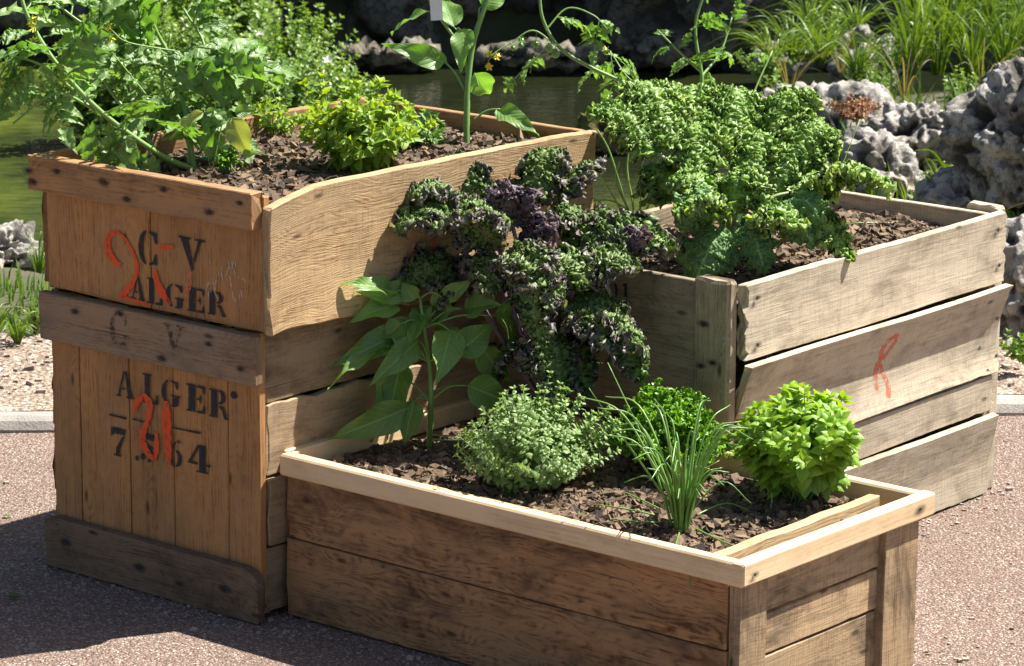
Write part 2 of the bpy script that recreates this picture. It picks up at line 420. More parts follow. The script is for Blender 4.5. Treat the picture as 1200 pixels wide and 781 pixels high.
# stencil letters in a unit box, several convex-ish polygons each
def arc(cx, cy, rx, ry, a0, a1, n=10):
    return [(cx + rx * math.cos(R(a0 + (a1 - a0) * i / n)), cy + ry * math.sin(R(a0 + (a1 - a0) * i / n))) for i in range(n + 1)]
GL = {
 'A': [[(0.0, 0), (0.28, 0), (0.28, .07), (0.2, .07), (0.5, .93), (0.45, 1.0), (.42, 1.0), (0.1, .07), (0, .07)], [(0.5, 1.0), (0.62, 1.0), (0.95, .07), (1.0, .07), (1.0, 0), (0.6, 0), (0.6, .07), (0.68, .07)], [(0.3, .3), (0.58, .3), (0.56, .36), (0.32, .36)]],
 'L': [[(0.05, 0), (0.05, .06), (0.18, .06), (0.18, .94), (0.05, .94), (0.05, 1), (0.6, 1), (0.6, .94), (0.47, .94), (0.47, 0)], [(0.55, 0), (0.55, .07), (0.82, .1), (0.92, .34), (1.0, .34), (1.0, 0)]],
 'G': [arc(.42, .5, .42, .5, 100, 260) + arc(.42, .5, .2, .44, 255, 105), [(.5, 1), (.5, .93), (.68, .86), (.8, .68), (.88, .68), (.88, 1), (.8, .95)], [(.5, 0), (.5, .06), (.6, .1), (.6, .38), (.5, .38), (.5, .45), (1, .45), (1, .38), (.9, .38), (.9, .08), (.75, .0)]],
 'E': [[(0, 0), (0, .06), (.12, .06), (.12, .94), (0, .94), (0, 1), (.48, 1), (.48, 0)], [(.55, 1), (1, 1), (1, .7), (.93, .7), (.85, .9), (.55, .93)], [(.55, .47), (.7, .47), (.75, .36), (.8, .36), (.8, .66), (.75, .66), (.7, .54), (.55, .54)], [(.55, 0), (1, 0), (1, .3), (.93, .3), (.85, .1), (.55, .07)]],
 'R': [[(0, 0), (0, .06), (.1, .06), (.1, .94), (0, .94), (0, 1), (.42, 1), (.42, 0)], [(.48, 1)] + arc(.55, .75, .32, .25, 80, -85, 8) + [(.48, .5), (.48, .56)] + arc(.52, .75, .12, .19, -80, 80, 6) + [(.48, .94)], [(.5, .46), (.75, .44), (.95, .1), (1.05, .05), (1.0, 0), (.8, 0), (.66, .3), (.5, .4)]],
 'C': [arc(.45, .5, .45, .5, 100, 260) + arc(.45, .5, .2, .44, 255, 105), [(.55, 1), (.55, .93), (.75, .85), (.85, .65), (.95, .65), (.95, 1), (.88, .95)], [(.55, 0), (.55, .07), (.75, .14), (.85, .36), (.95, .36), (.95, 0), (.86, .06)]],
 'V': [[(0, 1), (0, .94), (.08, .94), (.5, .0), (.58, .12), (.36, .94), (.45, .94), (.45, 1)], [(.6, 1), (.6, .94), (.74, .94), (.56, .36), (.6, .26), (.86, .94), (1, .94), (1, 1)]],
 '7': [[(0, .68), (0, 1), (1, 1), (1, .9), (.93, .78), (.15, .78), (.08, .68)], [(.8, .74), (.95, .74), (.62, .3), (.6, .06), (.7, .06), (.7, 0), (.2, 0), (.2, .06), (.32, .06), (.36, .3)]],
 '5': [[(.15, .52), (.15, 1), (.95, 1), (.95, .78), (.3, .82), (.3, .58)], [(.3, .6), (.45, .64)] + arc(.45, .32, .5, .3, 80, -60, 8) + [(.5, 0), (.5, .08)] + arc(.42, .32, .2, .24, -60, 80, 6), arc(.15, .18, .17, .12, 0, 360, 10)],
 '6': [arc(.45, .4, .45, .4, 110, 270) + [(.45, .06)] + arc(.45, .4, .18, .32, 260, 115), [(.25, .8), (.35, .72), (.6, .95), (.85, .86), (.85, .98), (.65, 1.0)], [(.52, 0)] + arc(.52, .32, .46, .31, -85, 85, 9) + [(.52, .56)] + arc(.52, .32, .16, .24, 80, -80, 6)],
 '4': [[(0, .3), (.5, 1), (.55, .9), (.18, .34), (.5, .34), (.5, .26), (0, .26)], [(.55, .06), (.55, .98), (.86, .98), (.86, .06), (.98, .06), (.98, 0), (.42, 0), (.42, .06)], [(.9, .26), (.9, .34), (1.1, .34), (1.1, .26)]],
 '.': [arc(.5, .12, .4, .12, 0, 360, 10)],
 '°': [arc(.5, .5, .5, .5, 0, 360, 14)[:-1]],
 '0': [arc(.48, .5, .48, .5, 100, 260) + arc(.48, .5, .22, .42, 255, 105), arc(.52, .5, .48, .5, 80, -80) + arc(.52, .5, .22, .42, -75, 75)],
 '1': [[(.35, 0), (.35, .85), (.15, .8), (.15, .88), (.5, 1), (.68, 1), (.68, 0)]],
}

class Face:
    """a crate face seen from the photograph: turns photo pixels into crate-local coordinates on it"""
    def __init__(s, root_loc, yaw, axis, off):
        s.P0 = np.array([*root_loc[:2], 0.0]); s.u = np.array([math.cos(yaw), -math.sin(yaw), 0]); s.v = np.array([math.sin(yaw), math.cos(yaw), 0])
        s.n = -s.v if axis == 'v' else s.u
        s.off = off; s.axis = axis
        s.P = s.P0 + s.n * off
    def loc(s, px, py):
        w = onplane(px, py, s.P, s.n) - s.P0
        return np.array([np.dot(w, s.u), np.dot(w, s.v), w[2]])
    def letter(s, mb, ch, x0, x1, y0t, y1b, slope=0.22):
        """pixel box of one letter: left/right columns, top at the left column, bottom at the left column"""
        for poly in GL[ch]:
            V = []
            for (a, b) in poly:
                px = x0 + a * (x1 - x0)
                py = y1b + b * (y0t - y1b) + slope * a * (x1 - x0)
                V.append(s.loc(px, py))
            V = np.array(V)
            mb.add(V, [tuple(range(len(V)))], V[:, [0, 2]] * 1.0 + 3)
    def stroke(s, mb, pts, dense=6, fn=None):
        """brush stroke through (px, py, width px) points"""
        P = []
        pts = np.array(pts, float)
        for i in range(len(pts) - 1):
            for k in range(dense): P.append(pts[i] + (pts[i + 1] - pts[i]) * k / dense)
        P.append(pts[-1]); P = np.array(P)
        for _ in range(2):
            Q = P.copy(); Q[1:-1] = (P[:-2] + 2 * P[1:-1] + P[2:]) / 4; P = Q
        V = []
        for i in range(len(P)):
            d = P[min(i + 1, len(P) - 1)] - P[max(i - 1, 0)]
            nn = np.array([-d[1], d[0]]); nn /= np.linalg.norm(nn) + 1e-9
            w = P[i, 2] / 2 * (1 + 0.15 * math.sin(i * 1.7))
            for sg in (1, -1):
                q = s.loc(P[i, 0] + nn[0] * w * sg, P[i, 1] + nn[1] * w * sg)
                V.append(fn(q) if fn else q)
        V = np.array(V)
        F = [(2 * i, 2 * i + 1, 2 * i + 3, 2 * i + 2) for i in range(len(P) - 1)]
        idx = (0, 2) if s.axis == 'v' else (1, 2)
        mb.add(V, F, V[:, list(idx)] + 5)

# ------------------------------------------------------------------ terrain
def smooth(a, b, x):
    t = np.clip((x - a) / (b - a), 0, 1); return t * t * (3 - 2 * t)
def sn(x, y, s, seed=0):
    r = np.random.default_rng(seed); o = 0
    for k in range(7):
        a = r.uniform(0, 6.28); f = s * (1 + 0.5 * k); p = r.uniform(0, 6.28)
        o = o + np.sin((x * math.cos(a) + y * math.sin(a)) * f + p) / (1 + 0.5 * k)
    return o / 3.0
KL = onz(0, 508, 0); KR = onz(1200, 487, 0)
def kerbY(x): return KL[1] + (KR[1] - KL[1]) * (x - KL[0]) / (KR[0] - KL[0])

def aggregate(name, cols, scale, joint, bumpd, dirt=0.3, big=1.0):
    t = NT(name)
    p = t.pos()
    vo = t.n('ShaderNodeTexVoronoi', {'Vector': p, 'Scale': scale, 'Randomness': 1.0})
    vo2 = t.n('ShaderNodeTexVoronoi', {'Vector': p, 'Scale': scale * 2.3, 'Randomness': 1.0})
    r = t.n('ShaderNodeSeparateColor', {0: vo.outputs['Color']}).outputs
    c = t.mix(r[0], cols[0], cols[1])
    c = t.mix(t.ramp(r[1], 0.7, 0.85), c, cols[2])
    c = t.mix(t.ramp(r[2], 0.92, 0.95), c, cols[3])
    r2 = t.n('ShaderNodeSeparateColor', {0: vo2.outputs['Color']}).outputs
    c = t.mix(t.math('MULTIPLY', t.ramp(r2[0], 0.6, 0.9), 0.5), c, joint)
    c = t.mix(t.ramp(vo.outputs['Distance'], 0.35, 0.75), c, joint)
    n = t.noise(p, 1.3 * big, 5, 0.6)
    c = t.mix(t.math('MULTIPLY', t.ramp(n, 0.4, 0.7), dirt), c, joint)
    n2 = t.noise(p, 14, 4, 0.65)
    c = t.mix(t.math('MULTIPLY', t.ramp(n2, 0.45, 0.75), dirt), c, cols[1])
    h = t.math('SUBTRACT', t.math('MULTIPLY', r[0], 0.5), vo.outputs['Distance'])
    h = t.math('ADD', h, t.math('MULTIPLY', vo2.outputs['Distance'], -0.4))
    b = t.n('ShaderNodeBsdfPrincipled', {'Base Color': c, 'Roughness': 0.85, 'Normal': t.bump(h, 1.0, bumpd)})
    b.inputs['Specular IOR Level'].default_value = 0.3
    return t.out(b.outputs[0])
M['asphalt'] = aggregate('asphalt', [(0.37, 0.265, 0.215), (0.21, 0.142, 0.112), (0.46, 0.365, 0.305), (0.58, 0.52, 0.44)], 210, (0.13, 0.088, 0.068), 0.004, 0.34)
M['gravel'] = aggregate('gravel', [(0.48, 0.37, 0.29), (0.30, 0.22, 0.165), (0.58, 0.49, 0.41), (0.66, 0.6, 0.53)], 85, (0.19, 0.14, 0.10), 0.008, 0.2)
def kerb_mat():
    t = NT('kerb_stone'); p = t.pos()
    n = t.noise(p, 9, 6, 0.7); n2 = t.noise(p, 160, 3, 0.7)
    c = t.mix(t.ramp(n, 0.35, 0.65), (0.36, 0.33, 0.29), (0.22, 0.20, 0.18))
    c = t.mix(t.ramp(n2, 0.55, 0.75, 0, 0.6), c, (0.12, 0.105, 0.09))
    return t.out(t.n('ShaderNodeBsdfPrincipled', {'Base Color': c, 'Roughness': 0.85, 'Normal': t.bump(n2, 0.7, 0.004)}).outputs[0])
M['kerb'] = kerb_mat()
def earth_mat():
    t = NT('earth'); p = t.pos()
    n = t.noise(p, 6, 6, 0.7)
    c = t.mix(t.ramp(n, 0.35, 0.65), (0.075, 0.06, 0.035), (0.045, 0.065, 0.02))
    return t.out(t.n('ShaderNodeBsdfPrincipled', {'Base Color': c, 'Roughness': 0.9, 'Normal': t.bump(n, 0.7, 0.03)}).outputs[0])
M['earth'] = earth_mat()
def water_mat():
    t = NT('pond_water'); p = t.pos()
    n = t.noise(p, 2.2, 5, 0.62); n2 = t.noise(p, 11, 4, 0.7)
    c = t.mix(t.ramp(t.math('ADD', n, t.math('MULTIPLY', t.math('SUBTRACT', n2, .5), .35)), 0.38, 0.66), (0.035, 0.050, 0.012), (0.12, 0.155, 0.022))
    sp = t.n('ShaderNodeSeparateXYZ', {0: p}).outputs
    # thicker algae towards the left shore and the near right bay
    al = t.math('MAXIMUM', t.ramp(sp[0], -1.0, -2.0, 0, 1, True), t.math('MULTIPLY', t.ramp(sp[0], 0.05, 0.4, 0, .7, True), t.ramp(sp[1], 10.9, 10.2, 0, 1, True)))
    c = t.mix(al, t.mix(0.93, c, (0.009, 0.011, 0.006)), c)
    rip = t.noise(t.n('ShaderNodeMapping', {0: p, 3: (1.0, 2.6, 1.0)}).outputs[0], 9, 3, 0.55)
    b = t.n('ShaderNodeBsdfPrincipled', {'Base Color': c, 'Roughness': 0.07, 'Normal': t.bump(rip, 0.25, 0.02)})
    return t.out(b.outputs[0])
M['water'] = water_mat()
def rock_mat(name, pale, dark, lichen=0.25, darkamt=1.0):
    t = NT(name); p = t.pos()
    n = t.noise(p, 5, 7, 0.7); n2 = t.noise(p, 34, 5, 0.7, 0.6); n3 = t.noise(p, 3.2, 3, 0.6)
    c = t.mix(t.ramp(n, 0.36, 0.62), dark, pale)
    c = t.mix(t.math('MULTIPLY', t.ramp(n2, 0.48, 0.60), 0.8), c, tuple(x * 0.35 for x in dark))
    c = t.mix(t.math('MULTIPLY', t.ramp(n3, 0.56, 0.66), lichen), c, (0.30, 0.19, 0.09))
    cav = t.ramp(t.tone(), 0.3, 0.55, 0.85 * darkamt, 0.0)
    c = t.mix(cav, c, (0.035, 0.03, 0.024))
    b = t.n('ShaderNodeBsdfPrincipled', {'Base Color': c, 'Roughness': 0.85, 'Normal': t.bump(t.math('ADD', n2, n), 0.9, 0.012)})
    b.inputs['Specular IOR Level'].default_value = 0.3
    return t.out(b.outputs[0])
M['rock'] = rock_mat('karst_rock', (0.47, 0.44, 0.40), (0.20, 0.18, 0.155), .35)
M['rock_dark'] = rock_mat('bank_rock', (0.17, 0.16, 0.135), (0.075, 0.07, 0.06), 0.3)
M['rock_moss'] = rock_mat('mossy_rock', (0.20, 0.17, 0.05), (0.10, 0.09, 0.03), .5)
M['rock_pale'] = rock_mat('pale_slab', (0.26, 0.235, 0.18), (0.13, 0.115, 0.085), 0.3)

def sheet(name, xs, ys, zf, mat, label, cat):
    gx, gy = np.meshgrid(xs, ys)
    z = zf(gx, gy) * np.ones_like(gx)
    V = np.stack([gx, gy, z], -1).reshape(-1, 3)
    nx, ny = len(xs), len(ys)
    i = np.arange(nx - 1)[None] + nx * np.arange(ny - 1)[:, None]
    F = np.stack([i, i + 1, i + 1 + nx, i + nx], -1).reshape(-1, 4)
    mb = MB(); mb.add(V, F, V[:, :2])
    return tag(mb.build(name, mat, smooth=True), label, cat, kind='structure')

# the paved path, the gravel strip and the earth round the pond
def quad_strip(name, f0, f1, z, mat, label, cat, x0=-7, x1=7, n=60):
    mb = MB(); V = []
    for k in range(n + 1):
        x = x0 + (x1 - x0) * k / n
        V += [(x, f0(x), z), (x, f1(x), z)]
    F = [(2 * k, 2 * k + 2, 2 * k + 3, 2 * k + 1) for k in range(n)]
    mb.add(V, F)
    return tag(mb.build(name, mat), label, cat, kind='structure')
quad_strip('path', lambda x: -3.0, lambda x: kerbY(x) + 0.02, 0.0, M['asphalt'], 'pinkish red tar path with pale chips, sunlit in front of the planter crates', 'path', -12, 12)
quad_strip('gravel_strip', lambda x: kerbY(x) + 0.06, lambda x: kerbY(x) + 1.0 + 0.05 * math.sin(x * 9), 0.035, M['gravel'], 'strip of pale gravel between the kerb and the pond edge', 'gravel', -9, 9)
def ground_z(x, y):
    d = y - kerbY(x)
    shore = 1.45 + 0.18 * np.sin(x * 3.1 + 1) + 0.08 * np.sin(x * 8.3)
    shore = shore + 2.9 * smooth(0.55, 1.3, x) + 0.9 * smooth(-0.15, -0.5, x) * smooth(-1.05, -0.75, x)
    far = 13.15 + 0.15 * np.sin(x * 2.3) - kerbY(x)
    z = 0.03 - 0.02 * smooth(0, .25, .3 - d) + 0.05 * smooth(0.75, 1.1, d)
    z = z - 0.40 * smooth(shore - 0.12, shore + 0.25, d) + 0.6 * smooth(far - 0.1, far + 0.4, d) + 0.9 * smooth(far + 1.0, far + 5.0, d)
    return z + 0.012 * sn(x, y, 7, 3) * smooth(.8, 1.1, d)
xs = np.concatenate([np.linspace(-120, -8, 12), np.linspace(-7.5, -3.2, 22), np.linspace(-3.1, 3.6, 160), np.linspace(3.8, 8, 20), np.linspace(9, 120, 12)])
ys_rel = np.concatenate([np.linspace(0.03, 7.0, 150), np.linspace(7.3, 14, 20), np.linspace(16, 200, 16)])
gx, gr = np.meshgrid(xs, ys_rel)
gy = kerbY(np.clip(gx, -9, 9)) + gr
V = np.stack([gx, gy, ground_z(np.clip(gx, -9, 9), gy)], -1).reshape(-1, 3)
nx, ny = len(xs), len(ys_rel)
ii = np.arange(nx - 1)[None] + nx * np.arange(ny - 1)[:, None]
mb = MB(); mb.add(V, np.stack([ii, ii + 1, ii + 1 + nx, ii + nx], -1).reshape(-1, 4))
tag(mb.build('ground', M['earth'], smooth=True), 'bare mossy earth banks round the pond', 'ground', kind='structure')
sheet('water', np.linspace(-9, 9, 3), np.linspace(7.9, 13.7, 3), lambda x, y: -0.085, M['water'], 'dark green algae pond behind the planter crates', 'pond')
sheet('terrain', np.linspace(-160, 160, 3), np.linspace(-60, 260, 3), lambda x, y: -0.6, M['earth'], 'low earth beyond the garden', 'terrain')

# kerb: stones butted end to end, rounded tops
mbk = MB(); x = -6.35; kroot = None
while x < 6:
    L = 0.98
    dx = np.array([1.0, (KR[1] - KL[1]) / (KR[0] - KL[0]), 0]); dx /= np.linalg.norm(dx)
    dn = np.array([-dx[1], dx[0], 0])
    O = np.array([x, kerbY(x), -0.068])
    prof = [(0, 0), (0, .075), (.012, .092), (.03, .100), (.09, .104), (.125, .098), (.135, .085), (.135, 0)]
    V = []; st = np.linspace(0.002, L, 14)
    for l in st:
        jj = 0.0015 * math.sin(l * 20 + x * 7)
        for (a, b) in prof: V.append(O + dx * l + dn * (a + jj) + Z * (b + jj))
    k = len(prof)
    F = [(i * k + j, (i + 1) * k + j, (i + 1) * k + j + 1, i * k + j + 1) for i in range(13) for j in range(k - 1)] + [tuple(range(k)), tuple(13 * k + j for j in range(k))[::-1]]
    mbk.add(V, F); x += 0.985 * dx[0]
tag(mbk.build('kerb', M['kerb']), 'low rounded grey stone kerb along the far edge of the path', 'kerb', kind='structure')

# ------------------------------------------------------------------ crates
YA = 0.691; PA = (-0.4447, 5.924)
YF = 0.6915; PF = (0.378, 5.292)
YR = 0.6725; PR = (0.4145, 6.1146)
WA, DA, HA, H1 = 0.573, 0.925, 0.80, 0.542

def up(v): return v
# ---- lower crate of the tower
lowc = empty('wooden_crate', (*PA, 0), -YA, 'tall lower crate of the left stack, stencilled ALGER 7.564 with orange 21', 'crate')
mb = MB()
cuts = [0.004, 0.14, 0.38, 0.59, 0.845, 0.992]
for i in range(5):
    x0 = -WA + 0.014 + (WA - 0.02) * cuts[i]; x1 = -WA + 0.014 + (WA - 0.02) * cuts[i + 1]
    plank(mb, (x0 + .001, 0.019, 0.012), Z, X, -Y, H1 - 0.018, x1 - x0 - 0.0025, 0.017 + rng.uniform(-.0015, .0015), n=16, tone=[.55, .62, .5, .6, .55][i], rag=0.0006)
mb.build('front_panel', M['pine_warm'], lowc)
mb = MB()
plank(mb, (-WA + 0.008, 0.0, 0.447), X, Z, -Y, WA - 0.008, 0.091, 0.021, n=30, tone=0.55, rag=.0012)
bt = mb.build('middle_batten', M['batten_grey'], lowc)
nails(bt, [(-0.575, -.0215, .485), (-.465, -.0215, .515), (-.345, -.0215, .53), (-.235, -.0215, .462), (-.115, -.0215, .508), (-.035, -.0215, .475)], -Y, 0.0035)
mb = MB()
plank(mb, (-WA + 0.014, 0.0, 0.002), X, Z, -Y, WA - 0.014, 0.10, 0.024, n=30, tone=0.5, rag=.0018, endrag=.004, top=lambda s: -0.018 * max(0, (s - .95) / .05) - 0.01 * max(0, (0.03 - s) / .03))
bt2 = mb.build('bottom_batten', M['batten_dark'], lowc)
nails(bt2, [(-0.5, -.0245, .06), (-.3, -.0245, .05), (-.08, -.0245, .055)], -Y)
mb = MB()
zs = [0.01, 0.135, 0.268, 0.403, 0.537]
for i in range(4):
    o_ = [0.0, 0.003, 0.001, -0.004][i]
    plank(mb, (-0.030 + o_, 0.022, zs[i] + .002), Y, Z, X, DA - .02, zs[i + 1] - zs[i] - .005, 0.018, n=50, tone=[.3, .42, .62, .25][i], rag=.002, endrag=.003, top=(lambda s: 0.003 * math.sin(s * 30) + .002 * math.sin(s * 77)) if i == 2 else None)
mb.build('side_panel', M['side_low'], lowc)
mb = MB()
for i in range(4):
    plank(mb, (-WA + 0.012, 0.022, zs[i] + .002), Y, Z, -X, DA - .02, zs[i + 1] - zs[i] - .004, 0.016 + rng.uniform(-.003, .003), n=30, tone=.4, rag=.003, endrag=.004)
mb.build('side_panel', M['batten_warm'], lowc)
mb = MB()
for i in range(4): plank(mb, (-WA + .004, DA - .018, zs[i] + .002), X, Z, Y, WA - .01, zs[i + 1] - zs[i] - .004, 0.016, n=16)
mb.build('back_panel', M['batten_warm'], lowc)
# ---- upper crate
upc = empty('wooden_crate', (*PA, H1), -YA, 'shorter upper crate of the left stack, stencilled C V ALGER with a big orange 2', 'crate')
UH = HA - H1
mb = MB()
plank(mb, (-WA + .016, 0.014, 0.004), Z, X, -Y, UH - .012, .274, 0.016, n=12, tone=.62, rag=.0005)
plank(mb, (-WA + .2925, 0.014, 0.004), Z, X, -Y, UH - .012, .285, 0.0165, n=12, tone=.45, rag=.0005)
mb.build('front_panel', M['pine_warm'], upc)
mb = MB()
plank(mb, (-WA - 0.003, 0.0, UH - .066), X, Z, -Y, WA + .005, .066, 0.030, n=30, tone=.62, rag=.0010)
tb = mb.build('top_batten', M['batten_warm'], upc)
nails(tb, [(-.575, -.031, UH - .03), (-.565, -.031, UH - .05), (-.495, -.031, UH - .022), (-.37, -.031, UH - .026), (-.31, -.031, UH - .05), (-.215, -.031, UH - .02), (-.10, -.031, UH - .046), (-.025, -.031, UH - .02)], -Y, .004)
mb = MB()
def topw(s):
    return -0.024 * max(0, 1 - s / .13) + .0006 * math.sin(s * 37) + .004 * max(0, .25 - abs(s - .2)) - .003 * smooth(.85, 1, s)
def botw(s):
    return 0.004 * math.sin(s * 9 + .4) + 0.0015 * math.sin(s * 43) + .005 * max(0, math.sin(s * 21)) * (s < .4)
plank(mb, (-0.002, -0.004, -0.004), Y, Z, X, DA + .004, UH + .001, 0.021, n=80, m=10, tone=.6, top=topw, bot=botw, rag=.0008, c=.003, cup=lambda f: 0.006 * (2 * f - 1) ** 2)
mb.build('side_panel', M['side_sawn'], upc)
mb = MB()
plank(mb, (-WA + .004, .016, .004), Y, Z, -X, DA - .018, UH - .07, 0.018, n=40, tone=.35, rag=.002, endrag=.004)
plank(mb, (-WA + .002, .0, UH - .062), Y, Z, -X, DA, .058, 0.02, n=40, tone=.5, rag=.002)
mb.build('side_panel', M['batten_warm'], upc)
mb = MB()
plank(mb, (-WA + .004, DA - .018, .004), X, Z, Y, WA - .006, UH - .012, 0.018, n=20, tone=.6)
mb.build('back_panel', M['batten_warm'], upc)

# lettering and painted numbers
def lettering(face, root, mat, name, fn, z0):
    m_ = MB(); fn(m_)
    o = m_.build(name, mat, root)
    o.location = (0, 0, -z0)
    return o
fu = Face(PA, YA, 'v', 0.0045)     # upper boards (front at y -.0025)
def t_up(m_):
    fu.letter(m_, 'C', 162, 185, 268, 309, .2); fu.letter(m_, 'V', 209, 240, 276, 316, .2)
    fu.letter(m_, 'A', 153, 169, 323, 350, .2); fu.letter(m_, 'L', 171, 190, 325, 355, .2); fu.letter(m_, 'G', 194, 216, 331, 359, .2)
    fu.letter(m_, 'E', 219, 239, 336, 364, .2); fu.letter(m_, 'R', 243, 264, 340, 368, .2)
lettering(fu, upc, M['black_paint'], 'stencil_lettering', t_up, H1)
fu2 = Face(PA, YA, 'v', 0.0052)
def Zm(x, y, s, ox, oy, w): return (ox + x / s, oy + y / s, w / s)
def o_up(m_):
    q = lambda L: [Zm(a, b, 5.58, 100, 240, w) for a, b, w in L]
    fu2.stroke(m_, q([(228, 400, 30), (185, 370, 45), (150, 310, 45), (140, 250, 40), (160, 195, 38), (205, 180, 24), (255, 215, 18), (305, 300, 18), (338, 390, 22), (335, 450, 26), (305, 520, 34), (255, 575, 50), (235, 605, 30), (300, 622, 20), (360, 640, 22), (430, 660, 22)]))
    fu2.stroke(m_, q([(478, 285, 22), (520, 278, 34), (578, 275, 22)]))
    fu2.stroke(m_, q([(455, 425, 20), (465, 500, 38), (500, 580, 55), (550, 655, 22)]))
lettering(fu2, upc, M['orange_paint'], 'painted_number', o_up, H1)
def o_upf(m_):
    q = lambda L: [Zm(a, b, 5.58, 100, 240, w) for a, b, w in L]
    fu2.stroke(m_, q([(690, 440, 20), (680, 520, 30), (662, 580, 35), (655, 650, 20)]))
lettering(fu2, upc, M['orange_faint'], 'paint_smear', o_upf, H1)
def scuff(m_):
    r_ = random.Random(3)
    for k in range(34):
        x = r_.uniform(243, 285); y = r_.uniform(305, 345)
        a = r_.uniform(-.35, .5); l = r_.uniform(3, 14)
        fu2.stroke(m_, [(x, y, .4), (x + a * l * .5, y + l * .5, r_.uniform(.6, 1.4)), (x + a * l, y + l, .3)], 2)
lettering(fu2, upc, M['white_scuff'], 'scratches', scuff, H1)
fb = Face(PA, YA, 'v', 0.0232)
def t_mid(m_):
    fb.letter(m_, 'C', 128, 149, 365, 403, .2); fb.letter(m_, 'V', 191, 217, 378, 414, .2)
lettering(fb, lowc, M['faint_paint'], 'stencil_lettering', t_mid, 0)
fl = Face(PA, YA, 'v', 0.0015)
def t_low(m_):
    for ch, a, b, c_, d_ in (('A', 136, 156, 433, 464), ('L', 166, 185, 437, 471), ('G', 189, 211, 443, 474), ('E', 218, 240, 449, 481), ('R', 245, 267, 455, 488), ('7', 130, 147, 500, 533), ('5', 165, 181, 507, 541), ('6', 198, 213, 514, 546), ('4', 220, 244, 518, 551)):
        fl.letter(m_, ch, a, b, c_, d_, .225)
    fl.letter(m_, '.', 158, 163, 512, 540, .22); fl.letter(m_, '°', 270, 278, 458, 467, .22)
    fl.stroke(m_, [(128, 486, 2), (148, 491, 2.4)]); fl.stroke(m_, [(155, 491, 2), (168, 495, 2)]); fl.stroke(m_, [(200, 501, 1.6), (235, 508, 2.6)])
lettering(fl, lowc, M['black_paint'], 'stencil_lettering', t_low, 0)
fl2 = Face(PA, YA, 'v', 0.0022)
def o_low(m_):
    q = lambda L: [Zm(a, b, 3.255, 100, 360, w) for a, b, w in L]
    fl2.stroke(m_, q([(186, 400, 16), (196, 360, 24), (225, 338, 22), (248, 370, 24), (240, 430, 18), (222, 470, 22), (215, 515, 26), (240, 560, 20), (262, 585, 14), (272, 540, 22), (270, 480, 12)]))
    fl2.stroke(m_, q([(308, 358, 14), (308, 420, 40), (312, 500, 30), (318, 570, 24), (320, 608, 6)]))
lettering(fl2, lowc, M['orange_paint'], 'painted_number', o_low, 0)
fs = Face(PA, YA, 'u', 0.0265)
def o_side(m_):
    fs.stroke(m_, [(513, 268, 4), (510, 285, 5), (504, 297, 4)]); fs.stroke(m_, [(541, 262, 3), (537, 276, 5), (541, 290, 4)]); fs.stroke(m_, [(482, 285, 4), (484, 308, 6)])
lettering(fs, upc, M['orange_faint'], 'paint_smear', o_side, H1)

# ---- front planter
WF, DF, HF = 1.055, 0.570, 0.3115
fp = empty('planter_box', (*PF, 0), -YF, 'long low brown planter box with a new pale pine rim, in front', 'planter')
RT = 0.040
mb = MB()
plank(mb, (-WF + .02, .040, .151), X, Z, -Y, WF - .065, HF - RT - .151, .020, n=50, tone=.55, rag=.0008)
plank(mb, (-WF + .02, .040, .003), X, Z, -Y, WF - .062, .1465, .021, n=50, tone=.5, rag=.001, cup=lambda f: .0015 * (2 * f - 1) ** 2)
mb.build('front_panel', M['brown_board'], fp)
mb = MB()
for z0, z1, t0 in ((.203, HF - RT, .6), (.128, .2, .68), (.003, .125, .45)):
    plank(mb, (-.042, .098, z0), Y, Z, X, .345, z1 - z0 - .002, .016 + rng.uniform(-.002, .002), n=24, tone=t0, rag=.0015, endrag=.003)
mb.build('end_panel', M['end_board'], fp)
for (y0, w, th, tn) in ((.022, .078, .022, .45), (.436, .104, .034, .4)):
    mb = MB()
    plank(mb, (-.044, y0, .002), Z, Y, X, HF - RT - .003, w, th, n=14, tone=tn, rag=.002, endrag=.002)
    mb.build('corner_post', M['end_board'], fp)
mb = MB()
plank(mb, (-WF + .02, DF - .04, .003), X, Z, Y, WF - .06, HF - RT - .004, .018, n=20, tone=.5)
mb.build('back_panel', M['brown_board'], fp)
mb = MB()
plank(mb, (-WF + .04, .045, .003), Y, Z, -X, DF - .09, HF - RT - .004, .018, n=20, tone=.5)
mb.build('end_panel', M['end_board'], fp)
# rim rails: mitred by butting the short ones between the long ones
rails = [((-WF + .02, .026, HF - RT), X, -Y, WF - .0215, .0), ((-WF, DF - .026, HF - RT), X, Y, WF - .0015, .0)]
for O_, aL, aT, L_, _ in rails:
    mb = MB(); plank(mb, O_, aL, Z, aT, L_ - .0, RT, .026, n=30, tone=.55, rag=.0005, endrag=.0003, c=.0035)
    r_ = mb.build('rim_rail', M['new_pine'], fp)
mb = MB(); plank(mb, (-.026 + .0, .0285 - .0275, HF - RT + .0005), Y, Z, X, DF - .0, RT + .001, .027, n=24, tone=.62, rag=.0005, endrag=.0003, c=.0035)
rr = mb.build('rim_rail', M['new_pine'], fp)
nails(rr, [(.0022, .03, HF - .022), (.0022, DF - .05, HF - .018)], X, .0025)
mb = MB(); plank(mb, (-WF + .026, .027, HF - RT + .0005), Y, Z, -X, DF - .055, RT - .001, .025, n=24, tone=.6, rag=.0005, endrag=.0003, c=.0035)
mb.build('rim_rail', M['new_pine'], fp)
